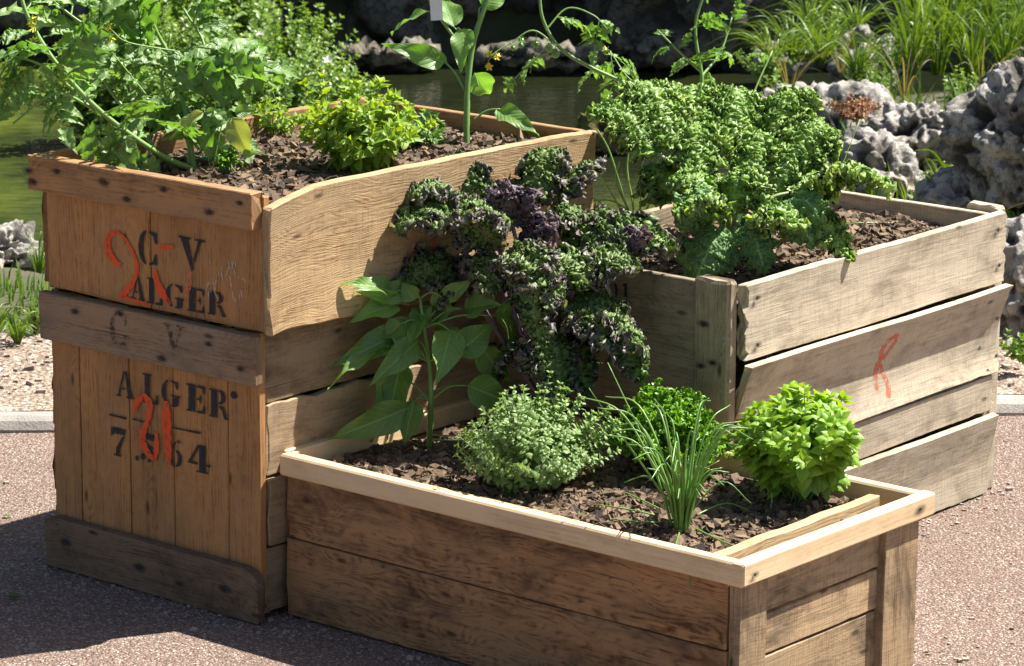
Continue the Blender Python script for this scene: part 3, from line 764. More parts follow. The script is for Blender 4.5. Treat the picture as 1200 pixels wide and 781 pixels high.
# old boards just inside the rim
mb = MB()
plank(mb, (-WF + .035, .046, .12), X, Z, -Y, WF - .10, HF - .12 - .004, .0165, n=40, tone=.6, rag=.0015, top=lambda s: -.003 - .0015 * math.sin(s * 9))
plank(mb, (-.098, .046, .12), Y, Z, X, DF - .10, HF - .12 - .008, .022, n=30, tone=.55, rag=.002, top=lambda s: -.001 * math.sin(s * 17))
mb.build('inner_board', M['liner'], fp)
mb = MB(); plank(mb, (-.075, .385, .22), Y, Z, X, .04, .072, .047, n=4)
mb.build('spacer_block', M['batten_grey'], fp)

# ---- right crate
WR, DR, HR = 0.56, 0.925, 0.60
rc = empty('wooden_crate', (*PR, 0), -YR, 'weathered grey crate at the right with an orange 8 on its cupped board', 'crate')
mb = MB()
CUP2 = lambda f: 0.034 * max(0, (f - .42) / .58) ** 1.3 + .012 * max(0, (.35 - f) / .35) ** 2
CUP4 = lambda f: 0.020 * max(0, (f - .35) / .65) ** 1.3
side = [(.452, .598, .000, lambda f: .002 * (2 * f - 1) ** 2, .62), (.262, .4475, -.012, CUP2, .6), (.1815, .257, -.006, lambda f: 0, .42), (.004, .176, -.008, CUP4, .5)]
for z0, z1, o_, cp_, tn in side:
    plank(mb, (o_, .002, z0), Y, Z, X, DR - (0.015 if z0 < .2 else 0.0), z1 - z0, .020, n=60, m=14, tone=tn, rag=.0014, endrag=.004, cup=cp_,
          top=(lambda s: .0015 * math.sin(s * 6)), bot=(lambda s: .0012 * math.sin(s * 9 + 1)))
sp_ = mb.build('side_panel', M['grey_board'], rc)
nails(sp_, [(.0225, .89, .565), (.0225, .9, .49), (.0225, .03, .57), (.0225, .035, .48), (.026, .895, .38), (.0245, .9, .30)], X, .0035)
mb = MB()
plank(mb, (-WR, .0, .31), X, Z, -Y, WR - .07, .285, .017, n=24, tone=.5)
plank(mb, (-WR, .0, .01), X, Z, -Y, WR - .07, .295, .017, n=24, tone=.4)
mb.build('front_panel', M['post_grey'], rc)
mb = MB()
plank(mb, (-.078, -.002, .002), Z, X, -Y, HR + .004, .082, .030, n=30, tone=.55, rag=.0012, c=.006, endrag=.002)
po = mb.build('corner_post', M['post_grey'], rc)
nails(po, [(-.052, -.0325, .52), (-.03, -.0325, .45), (-.056, -.0325, .44), (-.04, -.0325, .34)], -Y, .004)
mb = MB()
for z0, z1 in ((.003, .2), (.203, .4), (.403, HR - .008)):
    plank(mb, (-WR, DR - .022, z0), X, Z, Y, WR - .003, z1 - z0, .018, n=20, tone=.6)
mb.build('back_panel', M['grey_board'], rc)
mb = MB()
for z0, z1 in ((.003, .2), (.203, .4), (.403, HR - .006)):
    plank(mb, (-WR + .02, .002, z0), Y, Z, -X, DR - .028, z1 - z0, .018, n=20, tone=.5)
mb.build('side_panel', M['post_grey'], rc)
mb = MB(); plank(mb, (-.075, DR - .002, .002), Z, X, Y, HR + .001, .075, .035, n=12, tone=.55, c=.004)
mb.build('corner_post', M['grey_board'], rc)
f8 = Face(PR, YR, 'u', .014)
def on2(q):
    f = (q[2] - .262) / (.4475 - .262)
    q = q.copy(); q[0] = .0098 + CUP2(min(max(f, 0), 1)); return q
def o_r(m_):
    q = lambda L: [Zm(a, b, 4.34, 980, 360, w) for a, b, w in L]
    f8.stroke(m_, q([(270, 130, 26), (225, 175, 22), (212, 230, 24), (225, 270, 20), (250, 225, 18), (272, 175, 24), (270, 125, 20)]), fn=on2)
    f8.stroke(m_, q([(222, 255, 20), (210, 300, 26), (208, 360, 24), (218, 425, 16)]), fn=on2)
    f8.stroke(m_, q([(225, 290, 16), (250, 345, 20), (275, 400, 22), (265, 462, 24)]), fn=on2)
lettering(f8, rc, M['orange_faint'], 'painted_number', o_r, 0)
fz = Face(PR, YR, 'v', .0195)
def t_r(m_):
    fz.letter(m_, '0', 711, 724, 328, 350, .2); fz.letter(m_, '1', 728, 738, 331, 354, .2)
    fz.stroke(m_, [(705, 333, 3), (690, 338, 4), (704, 345, 3)])
lettering(fz, rc, M['black_paint'], 'stencil_lettering', t_r, 0)

# ------------------------------------------------------------------ soil
def soil(P, yaw, x0, x1, y0, y1, z, seed, label, nch=9500, hump=0.012, size=1.0):
    r_ = np.random.default_rng(seed)
    nx_, ny_ = 90, 60
    gx, gy = np.meshgrid(np.linspace(x0, x1, nx_), np.linspace(y0, y1, ny_))
    zf = lambda a, b: z + hump * sn(a, b, 9, seed) + .006 * sn(a, b, 38, seed + 1) + .003 * sn(a, b, 110, seed + 2)
    V = np.stack([gx, gy, zf(gx, gy)], -1).reshape(-1, 3)
    i = np.arange(nx_ - 1)[None] + nx_ * np.arange(ny_ - 1)[:, None]
    mb = MB(); mb.add(V, np.stack([i, i + 1, i + 1 + nx_, i + nx_], -1).reshape(-1, 4), None, .25)
    base = np.array([[a, b, c] for a in (-1, 1) for b in (-1, 1) for c in (-1, 1)], float)
    CF = np.array([[0, 1, 3, 2], [4, 6, 7, 5], [0, 4, 5, 1], [2, 3, 7, 6], [0, 2, 6, 4], [1, 5, 7, 3]])
    for k in range(nch):
        a = r_.uniform(x0 + .008, x1 - .008); b = r_.uniform(y0 + .008, y1 - .008)
        s = min(r_.lognormal(math.log(.0024 * size), .62), .0085)
        v = base * np.array([s * r_.uniform(.8, 2.0), s * r_.uniform(.6, 1.1), s * r_.uniform(.3, .7)]) * (1 + r_.uniform(-.45, .45, (8, 3)))
        q = Matrix.Rotation(r_.uniform(0, 6.28), 3, 'Z') @ Matrix.Rotation(r_.normal(0, .5), 3, 'X') @ Matrix.Rotation(r_.normal(0, .4), 3, 'Y')
        v = v @ np.array(q).T + np.array([a, b, float(zf(a, b)) + s * .35])
        mb.add(v, CF, None, float(np.clip(r_.normal(.5, .28), 0, 1)))
    for k in range(160):
        a = r_.uniform(x0 + .02, x1 - .02); b = r_.uniform(y0 + .02, y1 - .02); an = r_.uniform(0, 6.28); l_ = r_.uniform(.008, .035)
        c0 = np.array([a, b, float(zf(a, b)) + .005]); dv = np.array([math.cos(an), math.sin(an), r_.normal(0, .25)]) * l_; sv_ = np.array([-math.sin(an), math.cos(an), 0]) * .0007
        c1 = c0 + dv * .5 + np.array([0, 0, .003]); c2 = c0 + dv
        mb.add([c0 - sv_, c0 + sv_, c1 + sv_, c1 - sv_, c2 + sv_, c2 - sv_], [(0, 1, 2, 3), (3, 2, 4, 5)], None, float(r_.uniform(.7, 1.3)))
    o = mb.build('soil', M['soil'])
    o.location = (*P, 0); o.rotation_euler = (0, 0, -yaw)
    return tag(o, label, 'soil', kind='stuff')
soil(PA, YA, -WA + .006, -.004, .016, DA - .02, .752, 11, 'dark chunky soil and bark filling the upper crate of the left stack')
soil(PF, YF, -WF + .045, -.10, .048, DF - .045, .274, 21, 'brown bark mulch filling the low front planter', 14000, .010)
soil(PR, YR, -WR + .022, -.002, .004, DR - .024, .552, 31, 'reddish brown bark mulch filling the grey right crate', 9500, .013)

# ------------------------------------------------------------------ plant tools
def nrm(a):
    a = np.asarray(a, float); return a / (np.linalg.norm(a) + 1e-12)
def frame(p, d, n, s, sx=1.0):
    y = nrm(d); n = np.asarray(n, float)
    z = n - y * np.dot(n, y)
    if np.linalg.norm(z) < 1e-4: z = np.cross(y, X)
    z = nrm(z); x = np.cross(y, z)
    return np.column_stack([x * s * sx, y * s, z * s, p])
def rdir(r_, spread=1.0):
    v = r_.normal(0, 1, 3); return nrm(v)
def catmull(P, m=6):
    P = np.array(P, float)
    if len(P) < 3: return np.array([P[0] + (P[-1] - P[0]) * k / m for k in range(m + 1)])
    Q = np.vstack([2 * P[0] - P[1], P, 2 * P[-1] - P[-2]]); out = []
    for i in range(1, len(Q) - 2):
        for k in range(m):
            t = k / m
            out.append(.5 * ((2 * Q[i]) + (-Q[i - 1] + Q[i + 1]) * t + (2 * Q[i - 1] - 5 * Q[i] + 4 * Q[i + 1] - Q[i + 2]) * t * t + (-Q[i - 1] + 3 * Q[i] - 3 * Q[i + 1] + Q[i + 2]) * t ** 3))
    out.append(P[-1]); return np.array(out)
def tube(mb, P, r0, r1, k=6, tone=.5, m=5, flat=1.0):
    C = catmull(P, m); n = len(C); V = []; UV = []
    T = np.gradient(C, axis=0)
    a = nrm(np.cross(T[0], Z + .01 * X)) if abs(nrm(T[0])[2]) < .98 else X
    for i in range(n):
        t = nrm(T[i]); a = nrm(a - t * np.dot(a, t)); b = np.cross(t, a)
        r = r0 + (r1 - r0) * i / (n - 1)
        for j in range(k):
            an = 2 * math.pi * j / k
            V.append(C[i] + a * r * math.cos(an) + b * r * math.sin(an) * flat); UV.append((j / k, i / n))
    F = [(i * k + j, i * k + (j + 1) % k, (i + 1) * k + (j + 1) % k, (i + 1) * k + j) for i in range(n - 1) for j in range(k)]
    F.append(tuple((n - 1) * k + j for j in range(k)))
    mb.add(V, F, UV, tone)
    return C
def grid(nl, nw, f):
    s, t = np.meshgrid(np.linspace(0, 1, nl + 1), np.linspace(-1, 1, nw + 1), indexing='ij')
    V = np.stack(f(s, t), -1).reshape(-1, 3)
    i = np.arange(nl)[:, None] * (nw + 1) + np.arange(nw)[None]
    F = np.stack([i, i + 1, i + nw + 2, i + nw + 1], -1).reshape(-1, 4)
    return V, F, np.stack([t * .5 + .5, s], -1).reshape(-1, 2)
def ovate(w=.32, nl=7, nw=4, fold=.35, curl=.25, wave=.0, cup=0.0, tipp=1.0, twist=0.0, ph=0.0):
    def f(s, t):
        sh = np.sin(np.pi * np.clip(s, 0, 1) ** .66) ** .95 * (1.08 - .35 * s ** 2) + .02 * (s < .02)
        ww = w * sh
        x = t * ww; y = s * 1.0
        z = fold * np.abs(t) * ww + wave * np.sin(s * 13 + t * 1.5 + ph) * np.abs(t) ** 1.5 * .5 - cup * t * t * ww
        a = curl * s * s
        c_ = np.cos(twist * s); s_ = np.sin(twist * s)
        x2 = x * c_ - z * s_; z2 = x * s_ + z * c_
        return x2, y * (1 - .12 * curl * s), z2 - a
    return grid(nl, nw, f)
def lobed(seed, w=.38, lob=.45):
    r_ = np.random.default_rng(seed); p = r_.uniform(0, 6.28, 4)
    def f(s, t):
        sh = np.sin(np.pi * s ** .7) * (1 - .3 * s) + .03
        lo = 1 - lob * (0.5 + 0.5 * np.sin(s * 2 * np.pi * 3.6 + p[0] + .5 * np.sign(t)))
        ww = w * sh * (1 + (lo - 1) * np.abs(t) ** 1.0)
        x = t * ww; z = .35 * np.abs(t) * ww + .05 * np.sin(s * 17 + p[1] + t * 2) * np.abs(t) - .35 * s * s * r_.uniform(.5, 1.2)
        y = s - .0 + np.abs(t) * .10 * np.sin(s * 2 * np.pi * 3.6 + p[0])
        return x, y, z
    return grid(15, 6, f)
def merge(parts):
    V = []; F = []; U = []; n = 0
    for (v, f, u), Mx in parts:
        V.append(v @ Mx[:, :3].T + Mx[:, 3]); F.append(f + n); U.append(u); n += len(v)
    return np.concatenate(V), np.concatenate(F), np.concatenate(U)
def compound(seed, n=3):
    """tomato leaf: drooping rachis with paired lobed leaflets, unit length"""
    r_ = np.random.default_rng(seed); parts = []
    stick = grid(6, 2, lambda s, t: (t * .012 * (1 - .5 * s), s * .9, .02 * (1 - t * t) - .35 * s * s))
    parts.append((stick, frame(np.zeros(3), Y, Z, 1)))
    for i in range(n):
        s = .25 + .6 * i / n
        for sg in (-1, 1):
            pz = -.35 * s * s
            d = np.array([sg * 1.0, .55 + r_.normal(0, .15), -.25 + r_.normal(0, .25)])
            parts.append((lobed(seed * 50 + i * 2 + (sg > 0)), frame(np.array([0, s * .9, pz]), d, np.array([r_.normal(0, .4), -.1, 1]), (.50 - .05 * abs(i - 1)) * r_.uniform(.8, 1.1))))
            if i % 2 == 0:
                parts.append((lobed(seed * 50 + i + 31), frame(np.array([0, (s + .08) * .9, pz]), d * np.array([1, .4, 1]), np.array([r_.normal(0, .6), 0, 1]), .13)))
    parts.append((lobed(seed * 50 + 40), frame(np.array([0, .87, -.29]), np.array([r_.normal(0, .2), 1, -.7]), Z, .45)))
    return merge(parts)
OV = [ovate(.30, curl=.1, fold=.45), ovate(.34, curl=.3, fold=.25, twist=.3), ovate(.28, curl=.45, fold=.5, twist=-.3), ovate(.32, curl=-.1, fold=.6)]
CUPL = [ovate(.36, curl=.35, fold=.1, cup=.45), ovate(.38, curl=.55, fold=.0, cup=.5, twist=.2), ovate(.34, curl=.2, fold=.3, cup=.1, twist=-.2)]
TOM = [compound(k) for k in range(1, 6)]

def frill(seed, amp=.35, n=11):
    r_ = np.random.default_rng(seed)
    ph = r_.uniform(0, 6.28, 6)
    def f(s, t):
        w = .55 * np.sin(np.pi * np.clip(s, .03, 1) ** .6) ** .6 * (.85 + .2 * np.sin(s * 16 + ph[0]))
        e = np.clip(np.maximum(np.abs(t), s) ** 2, 0, 1)
        z = amp * e * (np.sin(s * 15 + t * 3 + ph[1]) * .5 + np.sin(t * 11 + s * 6 + ph[2]) * .5) + .25 * t * t
        return t * w + .12 * e * np.sin(s * 21 + ph[3]), s + .12 * e * np.cos(t * 13 + ph[4]), z - .2 * s * s
    return grid(n, n, f)
FR = [frill(k) for k in range(6)]

# ---- leaf materials
M['basil'] = leaf('basil_leaf', (0.16, 0.32, 0.022), (0.27, 0.46, 0.05), .38, (1.5, 1.25, .35), .38, .5, vein=.15)
M['lime_herb'] = leaf('lime_herb_leaf', (0.17, 0.32, 0.03), (0.31, 0.47, 0.07), .40, (1.5, 1.25, .35), .42, .45, vein=.15)
M['oregano'] = leaf('oregano_leaf', (0.13, 0.23, 0.06), (0.26, 0.37, 0.14), .28, (1.3, 1.3, .5), .5, .4)
M['parsley'] = leaf('parsley_leaf', (0.12, 0.28, 0.02), (0.22, 0.44, 0.04), .30, (1.4, 1.3, .4), .4, .45)
M['pepper'] = leaf('pepper_leaf', (0.11, 0.21, 0.055), (0.19, 0.32, 0.09), .36, (1.5, 1.9, .4), .42, .42, vein=.3, nscale=25)
M['tomato'] = leaf('tomato_leaf', (0.10, 0.19, 0.045), (0.21, 0.32, 0.10), .30, (1.6, 2.0, .5), .45, .5, vein=.2)
M['kale'] = leaf('green_kale_leaf', (0.17, 0.31, 0.06), (0.27, 0.43, 0.09), .42, (1.35, 1.3, .4), .42, .45, vein=.15, edge=(0.38, 0.53, 0.17), edgew=.5, nscale=35, wax=.04)
M['purple'] = leaf('purple_kale_leaf', (0.11, 0.18, 0.05), (0.19, 0.28, 0.07), .30, (1.6, 1.7, .4), .45, .4, vein=.2, edge=(0.19, 0.155, 0.165), edgew=.55, nscale=90, wax=.02)
M['purple_deep'] = leaf('deep_purple_kale_leaf', (0.09, 0.06, 0.065), (0.17, 0.12, 0.13), .15, (1.5, 1.2, .8), .6, .25, edge=(0.14, 0.10, 0.13), edgew=.5, nscale=70, wax=.08)
M['chive'] = leaf('chive_blade', (0.11, 0.25, 0.045), (0.22, 0.40, 0.09), .15, None, .35, .55)
M['grass'] = leaf('grass_blade', (0.075, 0.16, 0.02), (0.18, 0.28, 0.045), .38, (1.4, 1.3, .4), .4, .45)
M['dry_grass'] = leaf('dry_grass_blade', (0.20, 0.17, 0.08), (0.32, 0.27, 0.14), .3, None, .6, .3)
M['shrub'] = leaf('shrub_leaf', (0.08, 0.17, 0.025), (0.22, 0.34, 0.07), .38, (1.5, 1.4, .4), .4, .5)
M['yellow_leaf'] = leaf('yellowing_leaf', (0.24, 0.36, 0.08), (0.36, 0.44, 0.15), .35, (1.3, 1.1, .4), .45, .4, vein=.3)
M['dark_leaf'] = leaf('dark_evergreen_leaf', (0.05, 0.09, 0.022), (0.12, 0.19, 0.045), .3, None, .5, .4)
M['stem_g'] = leaf('green_stem', (0.12, 0.23, 0.05), (0.20, 0.33, 0.09), 0.0, None, .45, .45, bumpst=.15)
M['stem_kale'] = leaf('pale_kale_stem', (0.25, 0.36, 0.15), (0.36, 0.46, 0.22), 0.0, None, .45, .45, bumpst=.15)
M['stem_purple'] = leaf('purple_stem', (0.13, 0.065, 0.10), (0.19, 0.11, 0.14), 0.0, None, .45, .45, bumpst=.15)
M['stem_brown'] = leaf('brown_stem', (0.10, 0.08, 0.04), (0.16, 0.12, 0.07), 0.0, None, .7, .3)
M['petal'] = plain('yellow_petal', (0.85, 0.70, 0.05), .6, (0.8, 0.6, 0.03))
M['white_petal'] = plain('white_petal', (0.7, 0.72, 0.62), .6, (0.6, 0.62, 0.5))
M['fruit'] = plain('green_fruit', (0.16, 0.30, 0.07), .3, (0.12, 0.24, 0.05))
M['sedum'] = leaf('red_sedum', (0.36, 0.06, 0.04), (0.28, 0.16, 0.06), .1, None, .5, .4)

GV = np.array([0, 0, -1.])
def plant(name, base, label, cat, group=None):
    return empty(name, base, 0, label, cat, group)
def fin(mb, name, mat, root, smooth=True):
    """link a mesh built in world coordinates under its thing"""
    return mb.build(name, M[mat], root, smooth, None) if root is None else _fin(mb, name, mat, root, smooth)
def _fin(mb, name, mat, root, smooth):
    off = np.array(root.location)
    mb.V = [v - off for v in mb.V]
    return mb.build(name, M[mat], root, smooth)

def bushy(name, label, cat, base, rad, h, nst, leafsz, mat, tpl, seed, lean=(0, 0, 0), start=.3, step=.014, stemmat='stem_g', spike=0.0, group=None, dome=.5, r0=.0018):
    """herb of many upright stems with opposite pairs of leaves"""
    r_ = np.random.default_rng(seed); root = plant(name, base, label, cat, group)
    L = MB(); S = MB(); base = np.array(base)
    for k in range(nst):
        a = r_.uniform(0, 2 * math.pi); q = math.sqrt((k + .5) / nst)
        rr = rad * q
        hh = h * (1 - dome * q * q) * r_.uniform(.8, 1.08)
        lump = 1 + .18 * math.sin(2 * a + seed) + .13 * math.sin(3 * a + seed * 2.1) + r_.normal(0, .05)
        rr *= lump; hh *= .5 + .5 * lump
        if r_.uniform() < max(spike, .04): hh *= 1.12; rr *= 1.12
        tip = base + np.array([rr * math.cos(a), rr * math.sin(a), hh]) + np.array(lean) * q
        mid = base + np.array([rr * .55 * math.cos(a + .2), rr * .55 * math.sin(a + .2), hh * .5]) + r_.normal(0, .006, 3)
        b0 = base + np.array([r_.normal(0, .012), r_.normal(0, .012), 0])
        C = tube(S, [b0, mid, tip], r0, r0 * .5, 5, r_.uniform(.3, .7), 6)
        ln = np.linalg.norm(np.diff(C, axis=0), axis=1); cum = np.concatenate([[0], np.cumsum(ln)])
        s = cum[-1] * start; j = 0; a0 = r_.uniform(0, 3)
        while s < cum[-1]:
            p = np.array([np.interp(s, cum, C[:, c]) for c in range(3)])
            d = nrm(C[min(len(C) - 1, np.searchsorted(cum, s))] - C[max(0, np.searchsorted(cum, s) - 1)] + 1e-6)
            frac = s / cum[-1]
            e1 = nrm(np.cross(d, X + .1 * Y)); e2 = np.cross(d, e1)
            an = a0 + j * math.pi / 2 + r_.normal(0, .25)
            o = e1 * math.cos(an) + e2 * math.sin(an)
            sz = leafsz * (1.0 - .35 * frac ** 3) * r_.uniform(.7, 1.15)
            for sg in (1, -1):
                dd = nrm(o * sg + d * (.25 + .7 * frac ** 2) + r_.normal(0, .18, 3) + GV * .15)
                L.inst(tpl[r_.integers(len(tpl))], frame(p, dd, d + .3 * Z, sz), float(np.clip(r_.normal(.35 + .35 * frac, .2), 0, 1)))
            s += step * r_.uniform(.8, 1.2); j += 1
        for q_ in range(4):
            an = a0 + q_ * 1.6
            dd = nrm(e1 * math.cos(an) + e2 * math.sin(an) + d * 1.3)
            L.inst(tpl[r_.integers(len(tpl))], frame(C[-1], dd, d, leafsz * .55), .85)
    _fin(L, 'foliage', mat, root, True); _fin(S, 'stem', stemmat, root, True)
    return root

def ruffled(L, axis, width, upv, seed, lam=.012, amp=.0075, tone=.5, nl=None, nw=52, big=1.0, lobes=5, curlup=.0):
    """one curly kale blade along a curve: flat by the midrib, tightly ruffled towards its margin"""
    r_ = np.random.default_rng(seed)
    C = catmull(axis, 14); ln = np.linalg.norm(np.diff(C, axis=0), axis=1); cum = np.concatenate([[0], np.cumsum(ln)]); Lg = cum[-1]
    nl = nl or int(min(190, max(60, Lg / .0012)))
    s = np.linspace(0, 1, nl + 1)
    t = np.linspace(-1, 1, nw + 1); t = np.sign(t) * np.abs(t) ** .72
    P = np.stack([np.interp(s * Lg, cum, C[:, c]) for c in range(3)], -1)
    T = np.gradient(P, axis=0); T /= np.linalg.norm(T, axis=1)[:, None]
    U = np.array(upv, float)[None] - T * (T @ np.array(upv, float))[:, None]; U /= np.linalg.norm(U, axis=1)[:, None]
    S = np.cross(T, U)
    S_, T_ = np.meshgrid(s, t, indexing='ij')
    p = r_.uniform(0, 6.28, 16)
    sg = np.sign(T_)
    w = width * (np.sin(np.pi * np.clip(S_, .012, 1) ** .75) ** .55) * (1 + .22 * np.sin(S_ * lobes * 6.283 + p[0] + sg * p[1]))
    e = np.abs(T_); g1 = e ** 1.5; g2 = .26 + .74 * np.clip((e - .04) / .6, 0, 1)
    endg = np.clip((S_ - .75) / .25, 0, 1); g2 = np.maximum(g2, endg * .9)
    sl = S_ * Lg; tl = e * w
    sl = sl + .007 * np.sin(tl * 130 + sg * 2 + p[13]) * e + .004 * np.sin(S_ * Lg * 190 + sg + p[14]); tl = tl + .004 * np.sin(S_ * Lg * 150 + sg * 3 + p[15])
    W_ = lambda a, b, l, ph: np.sin(6.283 * (a * sl + b * tl) / l + ph + 1.3 * np.sin(6.283 * (a * sl - b * tl) / (l * 3.1) + ph * 2))
    drp = -.38 * w * e ** 1.6 - .25 * width * np.clip((S_ - .6) / .4, 0, 1) ** 2
    n1 = big * .009 * W_(1, .5, .045, p[2] + sg) * g1
    n2 = amp * (W_(1, .45, lam * 1.5, p[3] + sg * 2) + .8 * W_(.6, 1, lam * 1.9, p[4] + sg)) * g2
    n3 = amp * .55 * (W_(1, -.8, lam * .75, p[5]) + W_(.3, 1, lam * .8, p[6])) * g2
    dz = drp + n1 + n2 + n3 + curlup * w * g1
    ds = amp * .9 * (W_(1, .6, lam * 1.3, p[7]) + .7 * W_(.9, -1, lam * .8, p[8])) * g2
    dx = amp * .8 * (W_(.9, .8, lam * 1.4, p[9] + sg) + .6 * W_(1, .2, lam * .7, p[10])) * g2
    crumple = .0014 * W_(1, 1, .007, p[11]) + .001 * W_(1, -.7, .0045, p[12])
    V = P[:, None] + S[:, None] * (T_ * w + dx)[..., None] + U[:, None] * (dz + crumple)[..., None] + T[:, None] * ds[..., None]
    i = np.arange(nl)[:, None] * (nw + 1) + np.arange(nw)[None]
    F = np.stack([i, i + 1, i + nw + 2, i + nw + 1], -1).reshape(-1, 4)
    # each blade carries one even tone
    L.add(V.reshape(-1, 3), F, np.stack([T_ * .5 + .5, S_], -1).reshape(-1, 2), float(np.clip(tone, 0, 1)))

# =================================================================== things in the low front planter
def fpos(px, py): return onz(px, py, .278)
bF = fpos
bushy('basil_plant', 'bright green dome of small-leaved basil at the right end of the low planter', 'basil', bF(937, 586), .120, .175, 150, .038, 'basil', CUPL, 5, start=.42, step=.015, dome=.30, lean=(-.005, 0, 0))
bushy('oregano_plant', 'pale grey-green oregano bush at the middle of the low planter', 'oregano', bF(624, 572), .150, .180, 165, .0172, 'oregano', CUPL, 6, start=.25, step=.0105, dome=.6)
bushy('oregano_sprig', 'tiny oregano sprig leaning on the front rim of the low planter', 'herb sprig', bF(600, 583), .016, .045, 5, .012, 'oregano', CUPL, 8, start=.2, step=.009)

def frilly(name, label, base, rad, h, n, sz, mat, seed, cat='parsley', dome=.6, per=7):
    r_ = np.random.default_rng(seed); root = plant(name, base, label, cat); L = MB(); S = MB(); base = np.array(base)
    for k in range(n):
        a = r_.uniform(0, 6.283); q = math.sqrt((k + .5) / n); hh = h * (1 - dome * q * q) * r_.uniform(.75, 1.08)
        tip = base + np.array([rad * q * math.cos(a), rad * q * math.sin(a), hh])
        tube(S, [base + r_.normal(0, .006, 3) * [1, 1, 0], base * .45 + tip * .55 + Z * .02 * q, tip], .0014, .0009, 5, .6, 4)
        for j in range(per):
            dd = rdir(r_) + Z * .5 + nrm(tip - base) * .5
            L.inst(FR[r_.integers(6)], frame(tip + r_.normal(0, sz * .45, 3), dd, Z + r_.normal(0, .5, 3), sz * r_.uniform(.6, 1.1)), float(np.clip(r_.normal(.5, .25), 0, 1)))
    _fin(L, 'foliage', mat, root, True); _fin(S, 'stem', 'stem_g', root, True)
frilly('parsley_plant', 'curly parsley behind the chives at the back of the low planter', bF(783, 556), .098, .135, 110, .021, 'parsley', 9)
def blades(name, label, cat, base, n, h, spread, r, mat, seed, lean=(0, 0), group=None, flat=False, w=.005, curve=.5, bmin=.4, brown=0.0):
    r_ = np.random.default_rng(seed); root = plant(name, base, label, cat, group); L = MB(); base = np.array(base)
    for k in range(n):
        a = r_.uniform(0, 6.283); q = r_.uniform(0, 1) ** .6; hh = h * r_.uniform(bmin, 1.0)
        o = np.array([math.cos(a), math.sin(a), 0]) * spread * q * hh / h + np.array([lean[0], lean[1], 0]) * hh / h
        b0 = base + np.array([math.cos(a), math.sin(a), 0]) * r_.uniform(0, .014) * (h / .25)
        drop = curve * q * r_.uniform(.3, 1.0)
        P = [b0, b0 + o * .25 + Z * hh * .45, b0 + o * .65 + Z * hh * (.85 - .25 * drop), b0 + o * 1.15 + Z * hh * (1.02 - drop)]
        tn = float(np.clip(r_.normal(.5, .25), 0, 1))
        if flat:
            C = catmull(P, 5); m = len(C); T = np.gradient(C, axis=0); V = []
            sv = nrm(np.cross(o + 1e-6, Z) + r_.normal(0, .3, 3))
            for i in range(m):
                wi = w * (1 - (i / (m - 1)) ** 2 * .97) * (.6 + .4 * min(1, i / 4)); t_ = nrm(T[i]); s_ = nrm(sv - t_ * np.dot(sv, t_)); u_ = np.cross(s_, t_)
                V += [C[i] - s_ * wi + u_ * wi * .35, C[i], C[i] + s_ * wi + u_ * wi * .35]
            F = np.array([(3 * i + j, 3 * i + j + 1, 3 * i + j + 4, 3 * i + j + 3) for i in range(m - 1) for j in (0, 1)])
            L.add(V, F, None, tn)
        else:
            tube(L, P, r, r * .35, 5, tn, 6)
    _fin(L, 'blades', mat, root, True)
    return root
blades('chive_plant', 'clump of thin upright chive leaves near the front rim of the low planter', 'chives', bF(797, 622), 52, .265, .16, .0028, 'chive', 12, lean=(-.02, .0), curve=.4)
r0_ = plant('chive_plant', bF(800, 600), 'sparse long chive leaves leaning out left and flopping over the rim', 'chives')
mb = MB(); b0 = bF(800, 612)
for pts, r in (([(690, 455), (735, 520)], .0022), ([(712, 425), (752, 510)], .0022), ([(843, 540), (815, 560)], .0018), ([(880, 590), (845, 565)], .0018)):
    (a, b), (c, d_) = pts
    dd = depth(b0)
    tube(mb, [b0, at(c, d_, dd - .02), at(a, b, dd - .02)], r, r * .4, 5, .6)
dd = depth(b0)
for pts in ([(740, 598), (690, 592), (676, 604)], [(760, 590), (715, 570), (690, 566)], [(750, 612), (700, 606), (683, 600)], [(850, 590), (885, 600), (868, 560)], [(860, 640), (895, 640), (905, 652)], [(790, 650), (806, 655), (809, 690)]):
    tube(mb, [b0] + [onz(x, y, .275 + .02 * (i == 0)) if (x, y) != (809, 690) else at(x, y, depth(onz(806, 655, .30)) - .012) for i, (x, y) in enumerate(pts)], .0019, .0008, 5, .55)
_fin(mb, 'blades', 'chive', r0_, True)
# seedling
sd0 = bF(903, 598)
rs = plant('seedling', sd0, 'tiny pale two-leaved seedling in the mulch beside the basil', 'seedling')
mb = MB(); tube(mb, [sd0, sd0 + Z * .02 + X * .002, sd0 + Z * .032], .0012, .001, 5)
_fin(mb, 'stem', 'stem_kale', rs, True)
mb = MB(); mb.inst(OV[1], frame(sd0 + Z * .032, X + .3 * Z, Z, .018), .8); mb.inst(OV[0], frame(sd0 + Z * .032, -X - .6 * Z, Z, .016), .8)
_fin(mb, 'leaf', 'shrub', rs, True)

def clampd(px, py, d, gap=.03):
    """keep a plant point in front of the crate walls it grows beside"""
    for P0, yaw, axis, off, lim in ((PA, YA, 'u', .03, (HA, 0, DA)), (PR, YR, 'v', .04, (HR, -WR - .1, .02))):
        u = np.array([math.cos(yaw), -math.sin(yaw), 0]); v = np.array([math.sin(yaw), math.cos(yaw), 0]); P = np.array([*P0, 0.])
        n = u if axis == 'u' else -v
        w = onplane(px, py, P + n * off, n); q = w - P; c = np.dot(q, v) if axis == 'u' else np.dot(q, u)
        if -.02 < w[2] < lim[0] + .01 and lim[1] - .02 < c < lim[2]: d = min(d, depth(w) - gap)
    return d
